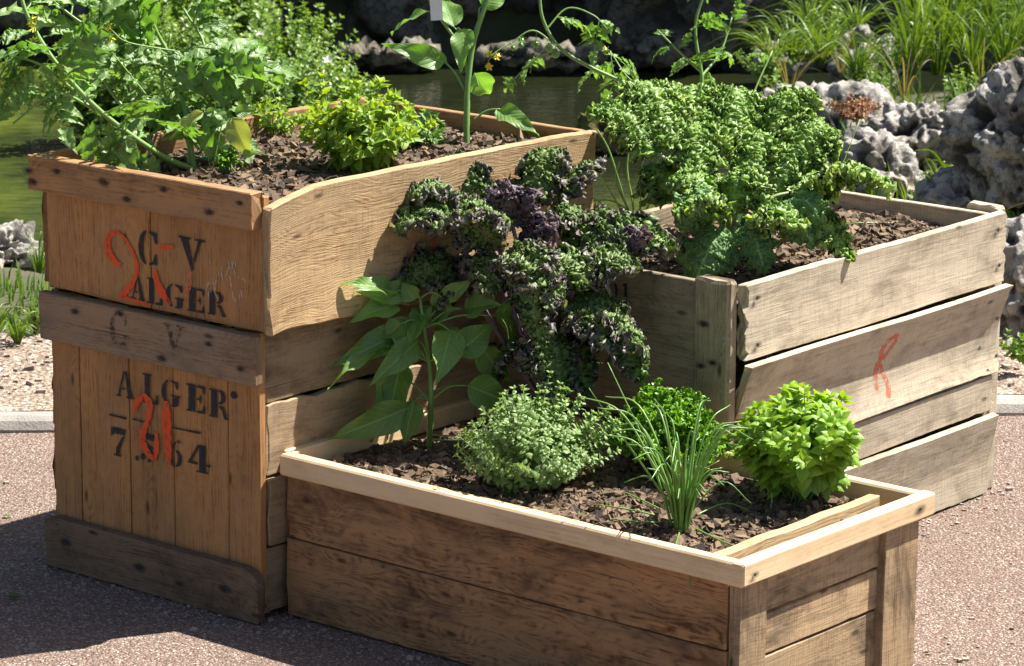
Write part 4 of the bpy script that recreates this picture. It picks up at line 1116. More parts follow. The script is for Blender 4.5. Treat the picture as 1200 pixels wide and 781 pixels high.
# broad pepper leaves placed one by one (base px, tip px, width px, tilt of the blade, tone)
def broad(L, p0, p1, wpx, tilt, tone, seed, dpt, ddip=0.0, fold=.35, curl=.12, nl=18, nw=10):
    r_ = np.random.default_rng(seed)
    dpt = clampd(*p0, dpt); a = at(*p0, dpt); b = at(*p1, clampd(*p1, dpt + ddip))
    ln = np.linalg.norm(b - a)
    view = nrm(np.array([0, 0, HC]) - a)
    d = nrm(b - a)
    n = nrm(view * math.cos(tilt) + np.cross(d, view) * math.sin(tilt) + Z * .35)
    w = wpx / FPX * dpt / ln * .52
    tp = ovate(w, nl, nw, fold, curl + .15, wave=.09, ph=r_.uniform(0, 6), twist=r_.normal(0, .2))
    L.inst(tp, frame(a, d, n, ln), tone)
    return a
pb = bF(503, 524)
rp = plant('pepper_plant', pb, 'broad-leaved pepper plant at the left end of the low planter', 'pepper plant')
pd = depth(pb) - .05
S = MB(); L = MB()
stem = [pb, at(505, 470, pd), at(503, 425, pd), at(497, 385, pd), at(492, 350, pd)]
tube(S, stem, .0062, .003, 8)
pl = [((470, 425), (448, 508), 42, .3, .35, -.06), ((478, 478), (392, 516), 36, -.5, .3, .0), ((466, 398), (385, 428), 22, .8, .5, .02), ((468, 392), (400, 420), 32, -.2, .3, .05),
      ((466, 357), (418, 366), 28, .2, .6, -.02), ((462, 343), (414, 322), 26, .5, .4, .04), ((486, 352), (470, 330), 22, -.3, .6, .0), ((520, 362), (512, 333), 24, -.4, .85, -.03),
      ((505, 372), (530, 362), 20, .4, .8, -.06), ((528, 388), (516, 441), 38, -.3, .75, -.08), ((478, 372), (466, 412), 30, .4, .65, -.07), ((535, 415), (583, 376), 36, .3, .45, .02),
      ((545, 362), (580, 352), 34, -.2, .7, -.04), ((565, 408), (596, 452), 34, .5, .3, .0), ((548, 452), (604, 474), 38, .2, .25, .02), ((580, 370), (628, 384), 42, .0, .15, .08),
      ((470, 380), (448, 396), 24, .2, .4, .02), ((492, 360), (500, 375), 22, .0, .7, -.05), ((455, 440), (452, 525), 26, -.9, .25, .03), ((486, 470), (470, 520), 30, .3, .2, -.02), ((480, 345), (440, 330), 20, .3, .6, -.05), ((470, 350), (425, 345), 16, -.6, .7, -.06), ((498, 365), (478, 395), 24, .5, .8, -.09), ((512, 385), (545, 400), 24, -.4, .6, -.09), ((490, 400), (440, 445), 30, -.3, .5, -.08), ((520, 350), (550, 330), 20, .3, .7, -.04)]
for k, (p0, p1, w, tl, tn, dip) in enumerate(pl):
    dp = pd + [0, -.03, .02, .04, -.02][k % 5]
    a = broad(L, p0, p1, w, tl, tn, 40 + k, dp, dip)
    i = min(range(len(stem)), key=lambda i: abs(depth(stem[i]) * 0 + stem[i][2] - a[2] + .02))
    tube(S, [stem[i], (stem[i] + a) / 2 + Z * .012, a], .0022, .0013, 5)
for p0, p1 in (((506, 510), (560, 512)), ((508, 515), (575, 520)), ((505, 480), (470, 500)), ((504, 460), (530, 450))):
    tube(S, [at(*p0, pd), at(*p1, pd + .01)], .0017, .001, 5)
_fin(L, 'foliage', 'pepper', rp, True); _fin(S, 'stem', 'stem_g', rp, True)

# curly kale plants
def kale(name, label, base, leaves, mat, stemmat, dp0, seed, lam=.012, amp=.0075, stemr=.012, cl=False, wsc=.8):
    """leaves: (px, py of blade start), (px, py of tip), width px, depth offset of start, of tip, tone"""
    root = plant(name, base, label, 'kale'); L = MB(); S = MB(); r_ = np.random.default_rng(seed)
    crown = base + Z * .05
    tube(S, [base - Z * .01, base + Z * .03, crown], stemr, stemr * .8, 10)
    for k, (a, b, w, da, db, tn) in enumerate(leaves):
        pa = at(*a, clampd(*a, dp0 + da) if cl else dp0 + da); pb_ = at(*b, clampd(*b, dp0 + db) if cl else dp0 + db)
        ln = np.linalg.norm(pb_ - pa); out = nrm((pb_ - pa) * [1, 1, .3])
        mid = (pa + pb_) / 2 + Z * ln * .22
        sdv = nrm(np.cross(pb_ - pa, Z)); upv = Z * .9 + out * .15 + nrm(np.array([0, 0, HC]) - pa) * .35 + sdv * r_.normal(0, .38)
        ruffled(L, [pa, mid, pb_], w * wsc / FPX * dp0 * .5, upv, seed * 100 + k, lam, amp, tn)
        # petiole and midrib
        tube(S, [crown, crown * .45 + pa * .55 + Z * .02 + r_.normal(0, .008, 3), pa], .0050, .0038, 6, r_.uniform(.3, .7), 6)
        C = catmull([pa, mid, pb_], 6)[:10] - Z * .0015
        tube(S, C - Z * .002, .0024, .0008, 5, .5, 2)
    _fin(L, 'foliage', mat, root, True); _fin(S, 'stem', stemmat, root, True)
    return root
bR = lambda px, py: onz(px, py, .556)
kb = bR(857, 312)
D0 = depth(kb)
GK = [((898, 235), (958, 192), 100, -.02, .02, .6), ((790, 235), (752, 192), 90, .0, .02, .45), ((795, 170), (735, 95), 120, .0, .15, .6), ((770, 180), (690, 125), 90, .0, .0, .5), ((820, 175), (800, 100), 120, .1, .28, .6), ((860, 180), (870, 105), 120, .1, .3, .55),
      ((900, 180), (940, 105), 115, .1, .25, .6), ((925, 190), (985, 150), 110, .0, .1, .55), ((880, 210), (905, 155), 110, -.02, .1, .7), ((820, 205), (812, 145), 100, -.04, .1, .7),
      ((850, 245), (785, 205), 110, -.06, -.08, .55), ((860, 250), (862, 195), 100, -.08, -.04, .75),
      ((930, 225), (1050, 212), 130, -.02, -.08, .6), ((920, 240), (975, 205), 100, .03, .02, .5), ((905, 255), (1002, 300), 85, -.05, -.12, .6), ((880, 258), (945, 262), 80, -.1, -.16, .7),
      ((842, 255), (790, 245), 90, -.08, -.16, .6), ((870, 275), (905, 300), 50, -.06, -.1, .35),
      ((800, 150), (760, 105), 90, .2, .3, .5), ((905, 160), (905, 112), 90, .2, .32, .55), ((862, 282), (935, 245), 70, -.09, -.12, .6)]
kale('kale_plant', 'large bright green curly kale spilling over the front corner of the grey crate', kb, GK, 'kale', 'stem_kale', D0, 3, lam=.0074, amp=.0052, wsc=.66, stemr=.011)
pk = fpos(648, 522)
D1 = depth(pk)
PK = [((560, 250), (520, 180), 75, .06, .12, .3), ((565, 270), (462, 262), 80, .0, -.02, .5), ((560, 262), (480, 225), 70, .05, .06, .35), ((585, 290), (505, 260), 70, -.05, -.12, .6),
      ((620, 240), (650, 170), 80, .1, .2, .65), ((650, 240), (700, 190), 80, .12, .2, .7), ((640, 265), (690, 250), 60, .02, .04, .4), ((680, 295), (795, 288), 88, .0, -.02, .55),
      ((660, 285), (740, 268), 60, .04, .03, .5), ((590, 300), (660, 355), 90, -.05, -.16, .75), ((600, 290), (630, 400), 80, -.06, -.18, .6), ((570, 300), (575, 345), 60, -.03, -.12, .5),
      ((655, 355), (760, 440), 95, -.03, -.12, .45), ((650, 360), (740, 385), 80, -.01, -.08, .35), ((640, 380), (660, 470), 80, -.05, -.12, .3), ((600, 400), (575, 440), 70, .0, -.02, .2),
      ((550, 330), (470, 335), 70, .02, .04, .3), ((545, 335), (510, 365), 60, .0, -.03, .3), ((625, 330), (700, 330), 60, .05, .05, .3), ((655, 390), (690, 460), 70, -.0, -.08, .25), ((600, 262), (520, 248), 64, -.04, -.06, .6), ((675, 318), (750, 312), 84, -.04, -.08, .5), ((690, 370), (762, 415), 60, -.06, -.12, .5), ((620, 400), (640, 445), 60, -.06, -.1, .3), ((640, 300), (690, 335), 80, -.06, -.1, .6)]
pkr = kale('kale_plant', 'dark purple-green curly kale rising from the back of the low planter', pk, PK, 'purple', 'stem_purple', D1 - .02, 4, lam=.0072, amp=.0052, stemr=.012, cl=True, wsc=.82)
M['kale_broad'] = leaf('blue_green_leaf', (0.12, 0.235, 0.07), (0.19, 0.33, 0.11), .3, (1.4, 1.5, .5), .5, .35, vein=.5, nscale=40)
gk = [o for o in scene.objects if o.get('label', '').startswith('large bright green curly kale')][0]
L = MB()
for k, (p0, p1, w) in enumerate([((852, 268), (812, 335), 66), ((872, 262), (896, 318), 50), ((835, 225), (795, 268), 46), ((905, 240), (955, 288), 50), ((925, 235), (965, 262), 40)]):
    a_ = at(*p0, D0 - .10); b_ = at(*p1, D0 - .14)
    ruffled(L, [a_, (a_ + b_) / 2 + Z * .02, b_], w / FPX * D0 * .5, nrm(np.array([0, 0, HC]) - a_) + Z * .6, 700 + k, .016, .0028, .4, lobes=4)
_fin(L, 'lower_leaves', 'kale_broad', gk, True)
mb = MB()
for k, (a, b, w) in enumerate([((600, 265), (590, 215), 50), ((605, 262), (625, 225), 44), ((590, 262), (565, 235), 40), ((610, 290), (650, 255), 40), ((540, 340), (560, 310), 50), ((720, 290), (760, 275), 40)]):
    pa = at(*a, clampd(*a, D1 - .04)); p2 = at(*b, clampd(*b, D1 - .07))
    ruffled(mb, [pa, (pa + p2) / 2 + Z * .012, p2], w / FPX * D1 * .5, Z + nrm(np.array([0, 0, HC]) - pa) * .7, 900 + k, .010, .0065, .5, nw=36)
_fin(mb, 'young_leaves', 'purple_deep', pkr, True)

# onion leaves hanging between the crates
ob = bR(735, 262)
ro = plant('onion_clump', ob, 'thin spring onion leaves arching over the left corner of the grey crate', 'onions')
mb = MB(); od = depth(ob)
for pts in ([(735, 245), (715, 180), (700, 152)], [(742, 245), (735, 200), (738, 170)], [(750, 245), (750, 205), (757, 180)], [(758, 245), (765, 205), (775, 180)], [(730, 258), (700, 245), (672, 255)], [(735, 262), (700, 262), (668, 262)],
            [(735, 260), (705, 210), (690, 208)], [(742, 255), (715, 235), (670, 240)], [(755, 250), (775, 210), (790, 195)], [(728, 256), (690, 228), (680, 222)], [(738, 250), (722, 215), (726, 190)]):
    tube(mb, [ob + rng.normal(0, .008, 3) * [1, 1, 0]] + [at(x, y, od - .03) for x, y in pts], .0032, .0014, 5, rng.uniform(.3, .9))
_fin(mb, 'blades', 'chive', ro, True)
ob = bR(960, 268)
ro = plant('onion_clump', ob, 'flattened onion leaves lying across the mulch of the grey crate', 'onions')
mb = MB(); od = depth(ob)
for pts in ([(990, 270), (1020, 268), (1040, 275)], [(935, 262), (915, 250)], [(975, 240), (985, 200), (1008, 140)], [(1000, 262), (1055, 262), (1085, 272)]):
    tube(mb, [ob] + [at(x, y, od + (.02 if x > 1000 else -.02)) for x, y in pts], .0018, .0008, 5, rng.uniform(.3, .9))
_fin(mb, 'blades', 'chive', ro, True)

# =================================================================== things in the tall left stack
bA = lambda px, py: onz(px, py, .758)
bushy('lime_herb', 'lime green leafy herb bush at the middle of the upper left crate', 'herb', bA(420, 196), .112, .150, 90, .036, 'lime_herb', OV, 15, start=.28, step=.019, dome=.62, spike=.15)
frilly('parsley_plant', 'tiny curly parsley tuft just behind the top batten of the left stack', bA(268, 202), .022, .045, 14, .012, 'parsley', 16, per=5)
bushy('trailing_herb', 'low dark green seedling leaves beside the tall pepper stem', 'herb', bA(500, 168), .045, .06, 14, .032, 'tomato', OV, 17, start=.3, step=.02)
bushy('young_herb', 'loose young herb shoots at the left of the lime green bush', 'herb', bA(325, 160), .06, .09, 14, .022, 'lime_herb', OV, 18, start=.3, step=.016)
# single pepper
pb = bA(547, 170); pd = depth(pb)
rp = plant('pepper_plant', pb, 'tall single-stemmed pepper plant at the back of the upper left crate', 'pepper plant')
S = MB(); L = MB()
tube(S, [pb, at(547, 130, pd), at(549, 90, pd), at(556, 45, pd), at(575, -10, pd)], .0068, .0048, 8)
tube(S, [at(549, 95, pd), at(542, 60, pd), at(522, 30, pd), at(505, 5, pd), at(500, -30, pd)], .0036, .003, 6)
for p0, p1, q0, q1, w, tl, tn, dip in (((544, 105), (520, 72), (522, 74), (458, 52), 25, -.3, .3, -.08), ((549, 60), (545, 50), (545, 34), (538, 78), 26, .2, .7, -.05), ((554, 110), (560, 100), (556, 86), (578, 120), 30, .3, 1.0, .06),
                                       ((556, 140), (585, 128), (583, 130), (626, 147), 25, -.2, .5, -.08), ((540, 40), (535, 35), (532, 32), (518, -15), 28, .2, .45, .05), ((520, 25), (510, 15), (503, 14), (450, 28), 16, .9, .6, .04), ((560, 40), (562, 10), (565, 8), (598, -20), 30, 0, .6, 0)):
    tube(S, [at(*p0, pd), at((p0[0] + p1[0]) / 2, (p0[1] + p1[1]) / 2 - 4, pd), at(*p1, pd), at(*q0, pd)], .0024, .0014, 5)
    broad(L, q0, q1, w, tl, tn, int(q0[0]), pd, dip)
_fin(L, 'foliage', 'pepper', rp, True); _fin(S, 'stem', 'stem_g', rp, True)
mb = MB()
tg = at(511, 4, pd - .02)
fr = frame(tg, X * 1.0, np.array([.1, -1, .25]), 1)
V = np.array([[a, b, c] for c in (-.0004, .0004) for a, b in ((-.034, -.012), (-.034, .012), (.034, .012), (.034, -.012))])
V = V[:, [1, 0, 2]]
f2 = frame(tg, -Z + .05 * X, np.array([.15, -1, .3]), 1)
mb.add(V @ f2[:, :3].T + f2[:, 3], [(0, 1, 2, 3), (7, 6, 5, 4), (0, 4, 5, 1), (1, 5, 6, 2), (2, 6, 7, 3), (3, 7, 4, 0)])
M['tag'] = plain('white_plastic', (.72, .72, .74), .4, (.68, .68, .70))
tag(mb.build('plant_tag', M['tag']), 'blank white plastic tag hanging on the tall pepper plant', 'plant tag')

# yellowing seedling plant
yb = bA(248, 205); yd = depth(yb)
ry = plant('seedling_plant', yb, 'spindly plant with a drooping yellowing leaf behind the top batten', 'plant')
S = MB(); L = MB()
tube(S, [yb, at(256, 165, yd), at(262, 140, yd), at(270, 128, yd)], .0016, .0012, 5); tube(S, [yb, at(285, 180, yd + .02), at(320, 183, yd + .02)], .0015, .001, 5); tube(S, [yb, at(242, 175, yd)], .001, .0006, 5)
broad(L, (272, 138), (295, 190), 28, .2, .5, 3, yd - .04, 0, curl=.3); broad(L, (238, 132), (193, 158), 16, .4, .8, 4, yd - .03, 0)
_fin(L, 'leaf', 'yellow_leaf', ry, True)
L = MB()
for p0, p1, w in (((255, 145), (262, 128), 18), ((262, 140), (250, 125), 14), ((275, 132), (300, 128), 14), ((240, 132), (262, 130), 10), ((258, 175), (268, 165), 14), ((285, 185), (300, 180), 16)):
    broad(L, p0, p1, w, .2, .6, 5, yd - .02)
_fin(L, 'foliage', 'tomato', ry, True); _fin(S, 'stem', 'stem_g', ry, True)

# tomato plants
def fruit_truss(root, P, n, seed, flowers=3):
    r_ = np.random.default_rng(seed); Fm = MB(); Pm = MB(); S = MB(); H = MB()
    C = tube(S, P, .002, .0012, 5, .5, 6)
    sph = grid(8, 8, lambda s, t: (np.sin(s * np.pi) * np.cos(t * np.pi), np.sin(s * np.pi) * np.sin(t * np.pi), np.cos(s * np.pi)))
    for k in range(n):
        i = int(len(C) * (k + .3) / (n + flowers)); side = rdir(r_) * [1, 1, .4]
        q = C[i] + nrm(side) * .012 - Z * .010
        tube(S, [C[i], (C[i] + q) / 2 + Z * .004, q], .001, .0008, 4)
        r = .0095 - .0045 * k / max(1, n)
        Fm.inst(sph, frame(q - Z * r, Y, Z, r), .5)
        for j in range(5):
            H.inst(OV[0], frame(q, np.array([math.cos(j * 1.26), math.sin(j * 1.26), .1]), Z, .011, .5), .6)
    for k in range(flowers):
        i = len(C) - 1 - k * 2; q = C[i] + rdir(r_) * .012
        tube(S, [C[i], q], .001, .0008, 4)
        ax = nrm(rdir(r_) - Z * .6)
        e1 = nrm(np.cross(ax, X)); e2 = np.cross(ax, e1)
        for j in range(5):
            an = j * 1.257
            Pm.inst(OV[3], frame(q, e1 * math.cos(an) + e2 * math.sin(an) + ax * .5, ax, .012, .8), .5)
            H.inst(OV[0], frame(q, e1 * math.cos(an + .6) + e2 * math.sin(an + .6) - ax * .2, ax, .010, .4), .6)
    _fin(S, 'truss_stalk', 'stem_g', root, True)
    if n: _fin(Fm, 'fruit', 'fruit', root, True)
    if flowers: _fin(Pm, 'flower', 'petal', root, True)
    _fin(H, 'sepals', 'tomato', root, True)
def tomato(label, base, stems, seed, nper, lsz, trusses=(), extra=()):
    r_ = np.random.default_rng(seed); root = plant('tomato_plant', base, label, 'tomato plant'); L = MB(); S = MB()
    for (pts, r, dens) in stems:
        C = tube(S, pts, r, r * .55, 7, r_.uniform(.4, .8), 8)
        n = int(nper * dens)
        for k in range(n):
            i = int(len(C) * (.12 + .86 * (k + r_.uniform(0, .8)) / n)); i = min(i, len(C) - 2)
            p = C[i]; t_ = nrm(C[i + 1] - C[i]); o = rdir(r_); o = nrm(o - t_ * np.dot(o, t_))
            d = nrm(o + t_ * .5 + Z * .15)
            ln = lsz * r_.uniform(.55, 1.15)
            if p[2] + d[2] * ln < .83 and p[0] < -.5: continue
            L.inst(TOM[r_.integers(5)], frame(p, d, Z + r_.normal(0, .35, 3), ln), float(np.clip(r_.normal(.45, .25), 0, 1)))
    for p, d, ln, tn in extra: L.inst(TOM[r_.integers(5)], frame(p, d, Z * .6 + nrm(np.array([0, 0, HC]) - p), ln), tn)
    _fin(L, 'foliage', 'tomato', root, True); _fin(S, 'stem', 'stem_g', root, True)
    for k, (P, n, fl) in enumerate(trusses): fruit_truss(root, P, n, seed * 7 + k, fl)
    return root
tb_ = bA(228, 200); td = depth(tb_)
A_ = lambda x, y, d=0.0: at(x, y, td + d)
stems = [([tb_, A_(185, 180, -.05), A_(120, 133, -.12), (A_(70, 80, -.15)), A_(35, 25, -.15), A_(20, -20, -.15)], .0062, 1.0),
         ([A_(85, 105, -.15), A_(45, 75, -.2), A_(-5, 62, -.2)], .0032, .5), ([A_(110, 128, -.12), A_(65, 110, -.18), A_(15, 145, -.2)], .0032, .5),
         ([tb_, A_(220, 150), A_(205, 80, .05), A_(180, 30, .05), A_(160, -30)], .0055, 1.0), ([A_(208, 90), A_(165, 65, .05), A_(100, 30, 0), A_(60, 0, 0)], .0042, .8),
         ([tb_, A_(190, 185, .0), A_(165, 150, .05), A_(120, 90, .08), A_(110, 20, .1)], .0045, .9), ([A_(212, 110), A_(240, 60, .08), A_(215, 10, .1)], .004, .8),
         ([tb_, A_(215, 150, .12), A_(190, 100, .2), A_(200, 40, .2)], .0045, .9)]
extra = [(A_(180, 80, -.02), nrm(np.array([.8, 0, .12])), .20, .1), (A_(150, 145, -.1), nrm(np.array([-.2, -.3, -.5])), .13, .4), (A_(180, 170, -.08), nrm(np.array([-.3, -.2, -.5])), .12, .4), (A_(200, 140, -.02), nrm(np.array([.8, -.2, -.1])), .14, .6),
         (A_(120, 130, -.12), nrm(np.array([-.1, -.2, -.8])), .12, .4), (A_(230, 55, .0), nrm(np.array([.9, 0, -.1])), .17, .4)]
rt = tomato('sprawling tomato plant hanging over the left edge of the upper left crate', tb_, stems, 21, 9, .15,
       [([A_(60, 70, -.15), A_(45, 45, -.17), A_(42, 25, -.18)], 1, 4), ([A_(15, 68, -.2), A_(0, 90, -.2), A_(3, 105, -.2)], 1, 3), ([A_(205, 60, 0), A_(150, 50, -.05), A_(130, 35, -.05)], 4, 2), ([A_(170, 110, -.05), A_(130, 60, -.06)], 3, 0)], extra)
# stake and ties
mb = MB(); tube(mb, [A_(222, 205, .02), A_(222, 128, .02)], .0045, .0042, 8)
_fin(mb, 'stake', 'stem_kale', rt, True)
M['tie'] = plain('green_tie', (.02, .25, .12), .4)
for (x, y) in ((217, 134), (236, 186)):
    mb = MB(); c0 = A_(x, y, .01)
    tube(mb, [c0 + .010 * np.array([math.cos(a), math.sin(a), .25 * math.sin(3 * a)]) for a in np.linspace(0, 5.9, 9)], .0016, .0016, 5, .5, 3)
    tube(mb, [c0 + X * .009, c0 + X * .016 - Z * .004, c0 + X * .02 + Z * .004], .0014, .001, 5, .5, 3)
    M['tie_'] = M['tie']; _fin(mb, 'tie', 'tie_', rt, True)
# tomato at the back of the grey crate
t2 = bR(862, 205); t2d = depth(t2)
B_ = lambda x, y, d=0.0: at(x, y, t2d + d)
tomato('tomato plant behind the green kale with a truss of small green tomatoes and yellow flowers', t2,
       [([t2, B_(828, 130), B_(822, 85), B_(815, 30), B_(830, -20)], .0052, .5), ([t2, B_(800, 130, -.05), B_(745, 103, -.1), B_(690, 78, -.14), B_(655, 55, -.16), B_(636, 22, -.17), B_(632, -15, -.17)], .0055, .0),
        ([B_(640, 35, -.17), B_(665, 10, -.15), B_(695, 18, -.15), B_(712, 35, -.15)], .0022, .25), ([B_(652, 58, -.16), B_(630, 68, -.17), B_(600, 95, -.17)], .0028, .15),
        ([B_(822, 90), B_(845, 60, .05), B_(858, 20, .08)], .003, .5), ([B_(822, 85), B_(795, 60, 0), B_(770, 35, .0)], .003, .45), ([B_(760, 108, -.08), B_(735, 90, -.05), B_(715, 60, 0)], .0024, .35), ([t2, B_(880, 120, .05), B_(905, 60, .1)], .003, .35)],
       33, 11, .085, [([B_(652, 54, -.17), B_(625, 36, -.18), B_(600, 50, -.19), B_(580, 62, -.2), B_(572, 72, -.2)], 6, 4), ([B_(745, 100, -.1), B_(722, 92, -.12), B_(715, 60, -.12)], 2, 1)],
       [(B_(605, 90, -.17), nrm(np.array([-.5, 0, -.5])), .04, .6), (B_(700, 25, -.15), nrm(np.array([.7, 0, -.2])), .05, .6)])
# a wilted stub on the back right end of the upper crate
# =================================================================== beyond the kerb
def vnoise(P, seed):
    """smooth value noise on arrays of points"""
    i = np.floor(P).astype(np.int64); f = P - i; f = f * f * (3 - 2 * f)
    def h(a, b, c):
        n = (a * 374761393 + b * 668265263 + c * 2147483647 + seed * 974634777) & 0xffffffff
        n = ((n ^ (n >> 13)) * 1274126177) & 0xffffffff
        return ((n ^ (n >> 16)) & 0xffff) / 32768.0 - 1
    o = 0
    for a in (0, 1):
        for b in (0, 1):
            for c in (0, 1):
                w = (f[:, 0] if a else 1 - f[:, 0]) * (f[:, 1] if b else 1 - f[:, 1]) * (f[:, 2] if c else 1 - f[:, 2])
                o = o + w * h(i[:, 0] + a, i[:, 1] + b, i[:, 2] + c)
    return o
_ico = {}
def ico(sub):
    if sub not in _ico:
        import bmesh
        bm = bmesh.new(); bmesh.ops.create_icosphere(bm, subdivisions=sub, radius=1)
        _ico[sub] = (np.array([v.co[:] for v in bm.verts]), np.array([[v.index for v in f.verts] for f in bm.faces])); bm.free()
    return _ico[sub]
def rock(name, label, c, rad, seed, mat='rock', sub=6, rough=1.45, group=None):
    V, F = ico(sub); rad = np.array(rad, float)
    P = V * rad + np.array([seed * 7.3, seed * 3.1, seed * 1.7])
    q = P + .03 * np.stack([vnoise(P * 9, 1), vnoise(P * 9, 2), vnoise(P * 9, 3)], -1)
    big = vnoise(q * 4.2, 4) * .30 + vnoise(q * 9, 5) * .16
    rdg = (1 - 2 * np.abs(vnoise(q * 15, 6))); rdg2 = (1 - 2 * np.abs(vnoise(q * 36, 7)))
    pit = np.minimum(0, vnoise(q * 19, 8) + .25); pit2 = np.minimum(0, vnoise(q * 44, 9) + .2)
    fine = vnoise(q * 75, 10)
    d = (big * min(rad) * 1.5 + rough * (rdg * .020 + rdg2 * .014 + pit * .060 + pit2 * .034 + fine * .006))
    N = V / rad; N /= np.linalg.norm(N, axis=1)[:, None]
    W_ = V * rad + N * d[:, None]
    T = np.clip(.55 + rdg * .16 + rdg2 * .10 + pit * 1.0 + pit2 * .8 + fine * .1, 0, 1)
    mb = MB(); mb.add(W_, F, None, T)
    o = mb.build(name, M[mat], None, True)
    o.location = tuple(float(q) for q in c)
    return tag(o, label, 'rock', group)
def rk(px0, px1, pyt, pyb, lab, seed, mat='rock', dz=0, depthr=.9, group=None, sub=6):
    b = onz((px0 + px1) / 2, pyb, .0); d = depth(b)
    w = (px1 - px0) / FPX * d / 2; hgt = (pyb - pyt) / FPX * d / math.cos(PITCH)
    rock('boulder' if w > .18 else 'rock', lab, (b[0], b[1] + w * depthr * .6, hgt / 2 - .05 + dz), (w * 1.0, w * depthr, hgt / 2 * .95), seed, mat, sub, group=group)
G1 = 'weathered limestone rocks at the pond edge'
rk(1128, 1290, 78, 320, 'tall pitted grey boulder at the right edge under the long grass', 2, group=G1)
rk(1155, 1290, 262, 400, 'low grey boulder at the right edge close behind the grey crate', 5, group=G1)
rk(1015, 1150, 95, 255, 'big pitted grey boulder with holes right of the kale', 3, group=G1)
rk(975, 1085, 150, 275, 'brownish low rock right behind the tip of the kale', 6, group=G1)
rk(885, 1000, 88, 165, 'long pale grey rock left of the red sedum', 7, group=G1, sub=5)
rk(940, 1060, 100, 185, 'pale rock directly under the red sedum', 8, group=G1, sub=5)
rk(1070, 1170, 200, 320, 'dark low rock behind the back corner of the grey crate', 12, group=G1)
rk(985, 1045, 35, 88, 'pale stone half hidden in the tall grass', 9, 'rock', group=G1, sub=5)
rk(895, 940, 38, 75, 'small pale stone by the water at the far end of the rocks', 10, 'rock', group=G1, sub=4)
rk(1100, 1150, 0, 40, 'pale stone at the top right amid long grass', 13, 'rock', group=G1, sub=4)
rk(-75, 42, 240, 345, 'pale pitted rock on the grass at the left edge', 4, group=G1)
rk(33, 52, 325, 352, 'small grey stone beside the left edge rock', 14, group=G1, sub=4)
rk(1172, 1200, 398, 425, 'small stone on the gravel at the right edge', 15, group=G1, sub=4)
rk(720, 850, 20, 58, 'flat pale slab lying in the far water', 16, 'rock_pale', sub=5, depthr=.5)
rk(640, 730, -6, 30, 'dark mossy rock on the far bank left of the pale slab', 17, 'rock_dark', sub=4)
rk(684, 750, 122, 152, 'ochre mossy stone in the pond between the stack and the kale', 18, 'rock_moss', sub=4, depthr=.6)
rk(395, 520, 40, 60, 'low grey ledge stone in the far water left of the pepper stem', 19, 'rock_pale', sub=4, depthr=.3)
rk(560, 700, 42, 62, 'low grey ledge stone in the far water right of the pepper stem', 20, 'rock_pale', sub=4, depthr=.3)
G2 = 'dark rocks along the far bank'
LB = ['dark ledge on the far bank, first from the left edge', 'dark ledge on the far bank behind the tomato plant', 'dark ledge behind the leafy shrub', 'dark ledge above the lime green herb', 'dark ledge behind the tall pepper stem', 'dark ledge above the truss of tomatoes', 'dark ledge behind the grey crate tomato', 'dark ledge above the long pale rock', 'dark ledge behind the long grass']
for k, x in enumerate([-2.6, -1.9, -1.2, -.55, .1, .75, 1.35, 2.1, 2.9]):
    rock('boulder', LB[k], (x, 13.55 + .15 * math.sin(k * 2.1), .25), (.50, .40, .50 + .08 * math.sin(k * 3.3)), 30 + k, 'rock_dark', 5, rough=1.6, group=G2)

# trees added out of view beyond the far bank to darken the pond's reflection
def leafmass(L, c, rad, n, sz, seed, tpl, shell=.55):
    r_ = np.random.default_rng(seed)
    for k in range(n):
        d = rdir(r_); q = r_.uniform(shell, 1.0) * (1 + .25 * math.sin(d[0] * 5 + seed) * math.cos(d[2] * 6 + seed))
        p = np.array(c) + d * np.array(rad) * q
        L.inst(tpl[r_.integers(len(tpl))], frame(p, rdir(r_) + .4 * Z, d + Z * .8 + r_.normal(0, .5, 3), sz * r_.uniform(.6, 1.3)), float(np.clip(r_.normal(.5, .25), 0, 1)))
LOW = [ovate(.34, 3, 2, .3, .2), ovate(.30, 3, 2, .45, .35)]
HL = ['dark evergreen tree beyond the pond, far left', 'dark evergreen tree beyond the pond, behind the leafy shrub', 'dark evergreen tree beyond the pond, behind the pepper stem', 'dark evergreen tree beyond the pond, behind the kale', 'dark evergreen tree beyond the pond, far right']
for k, x in enumerate([-4.0, -2.0, 0.0, 2.0, 4.2]):
    b = np.array([x, 16.0 + .3 * (k % 2), .9]); rt_ = plant('evergreen_tree', b, HL[k], 'tree', 'dark trees beyond the pond')
    L = MB(); leafmass(L, b + Z * 1.9, (1.45, .9, 2.3), 5200, .13, 60 + k, LOW, .5); _fin(L, 'crown', 'dark_leaf', rt_, True)
    S = MB(); tube(S, [b - Z * .5, b + Z * 1.2 + X * .1, b + Z * 3.2], .12, .03, 8)
    for a in range(5): tube(S, [b + Z * (.8 + a * .4), b + Z * (1.3 + a * .4) + np.array([math.cos(a * 2.2), math.sin(a * 2.2), 0]) * .8], .04, .012, 5)
    _fin(S, 'trunk', 'stem_brown', rt_, True)

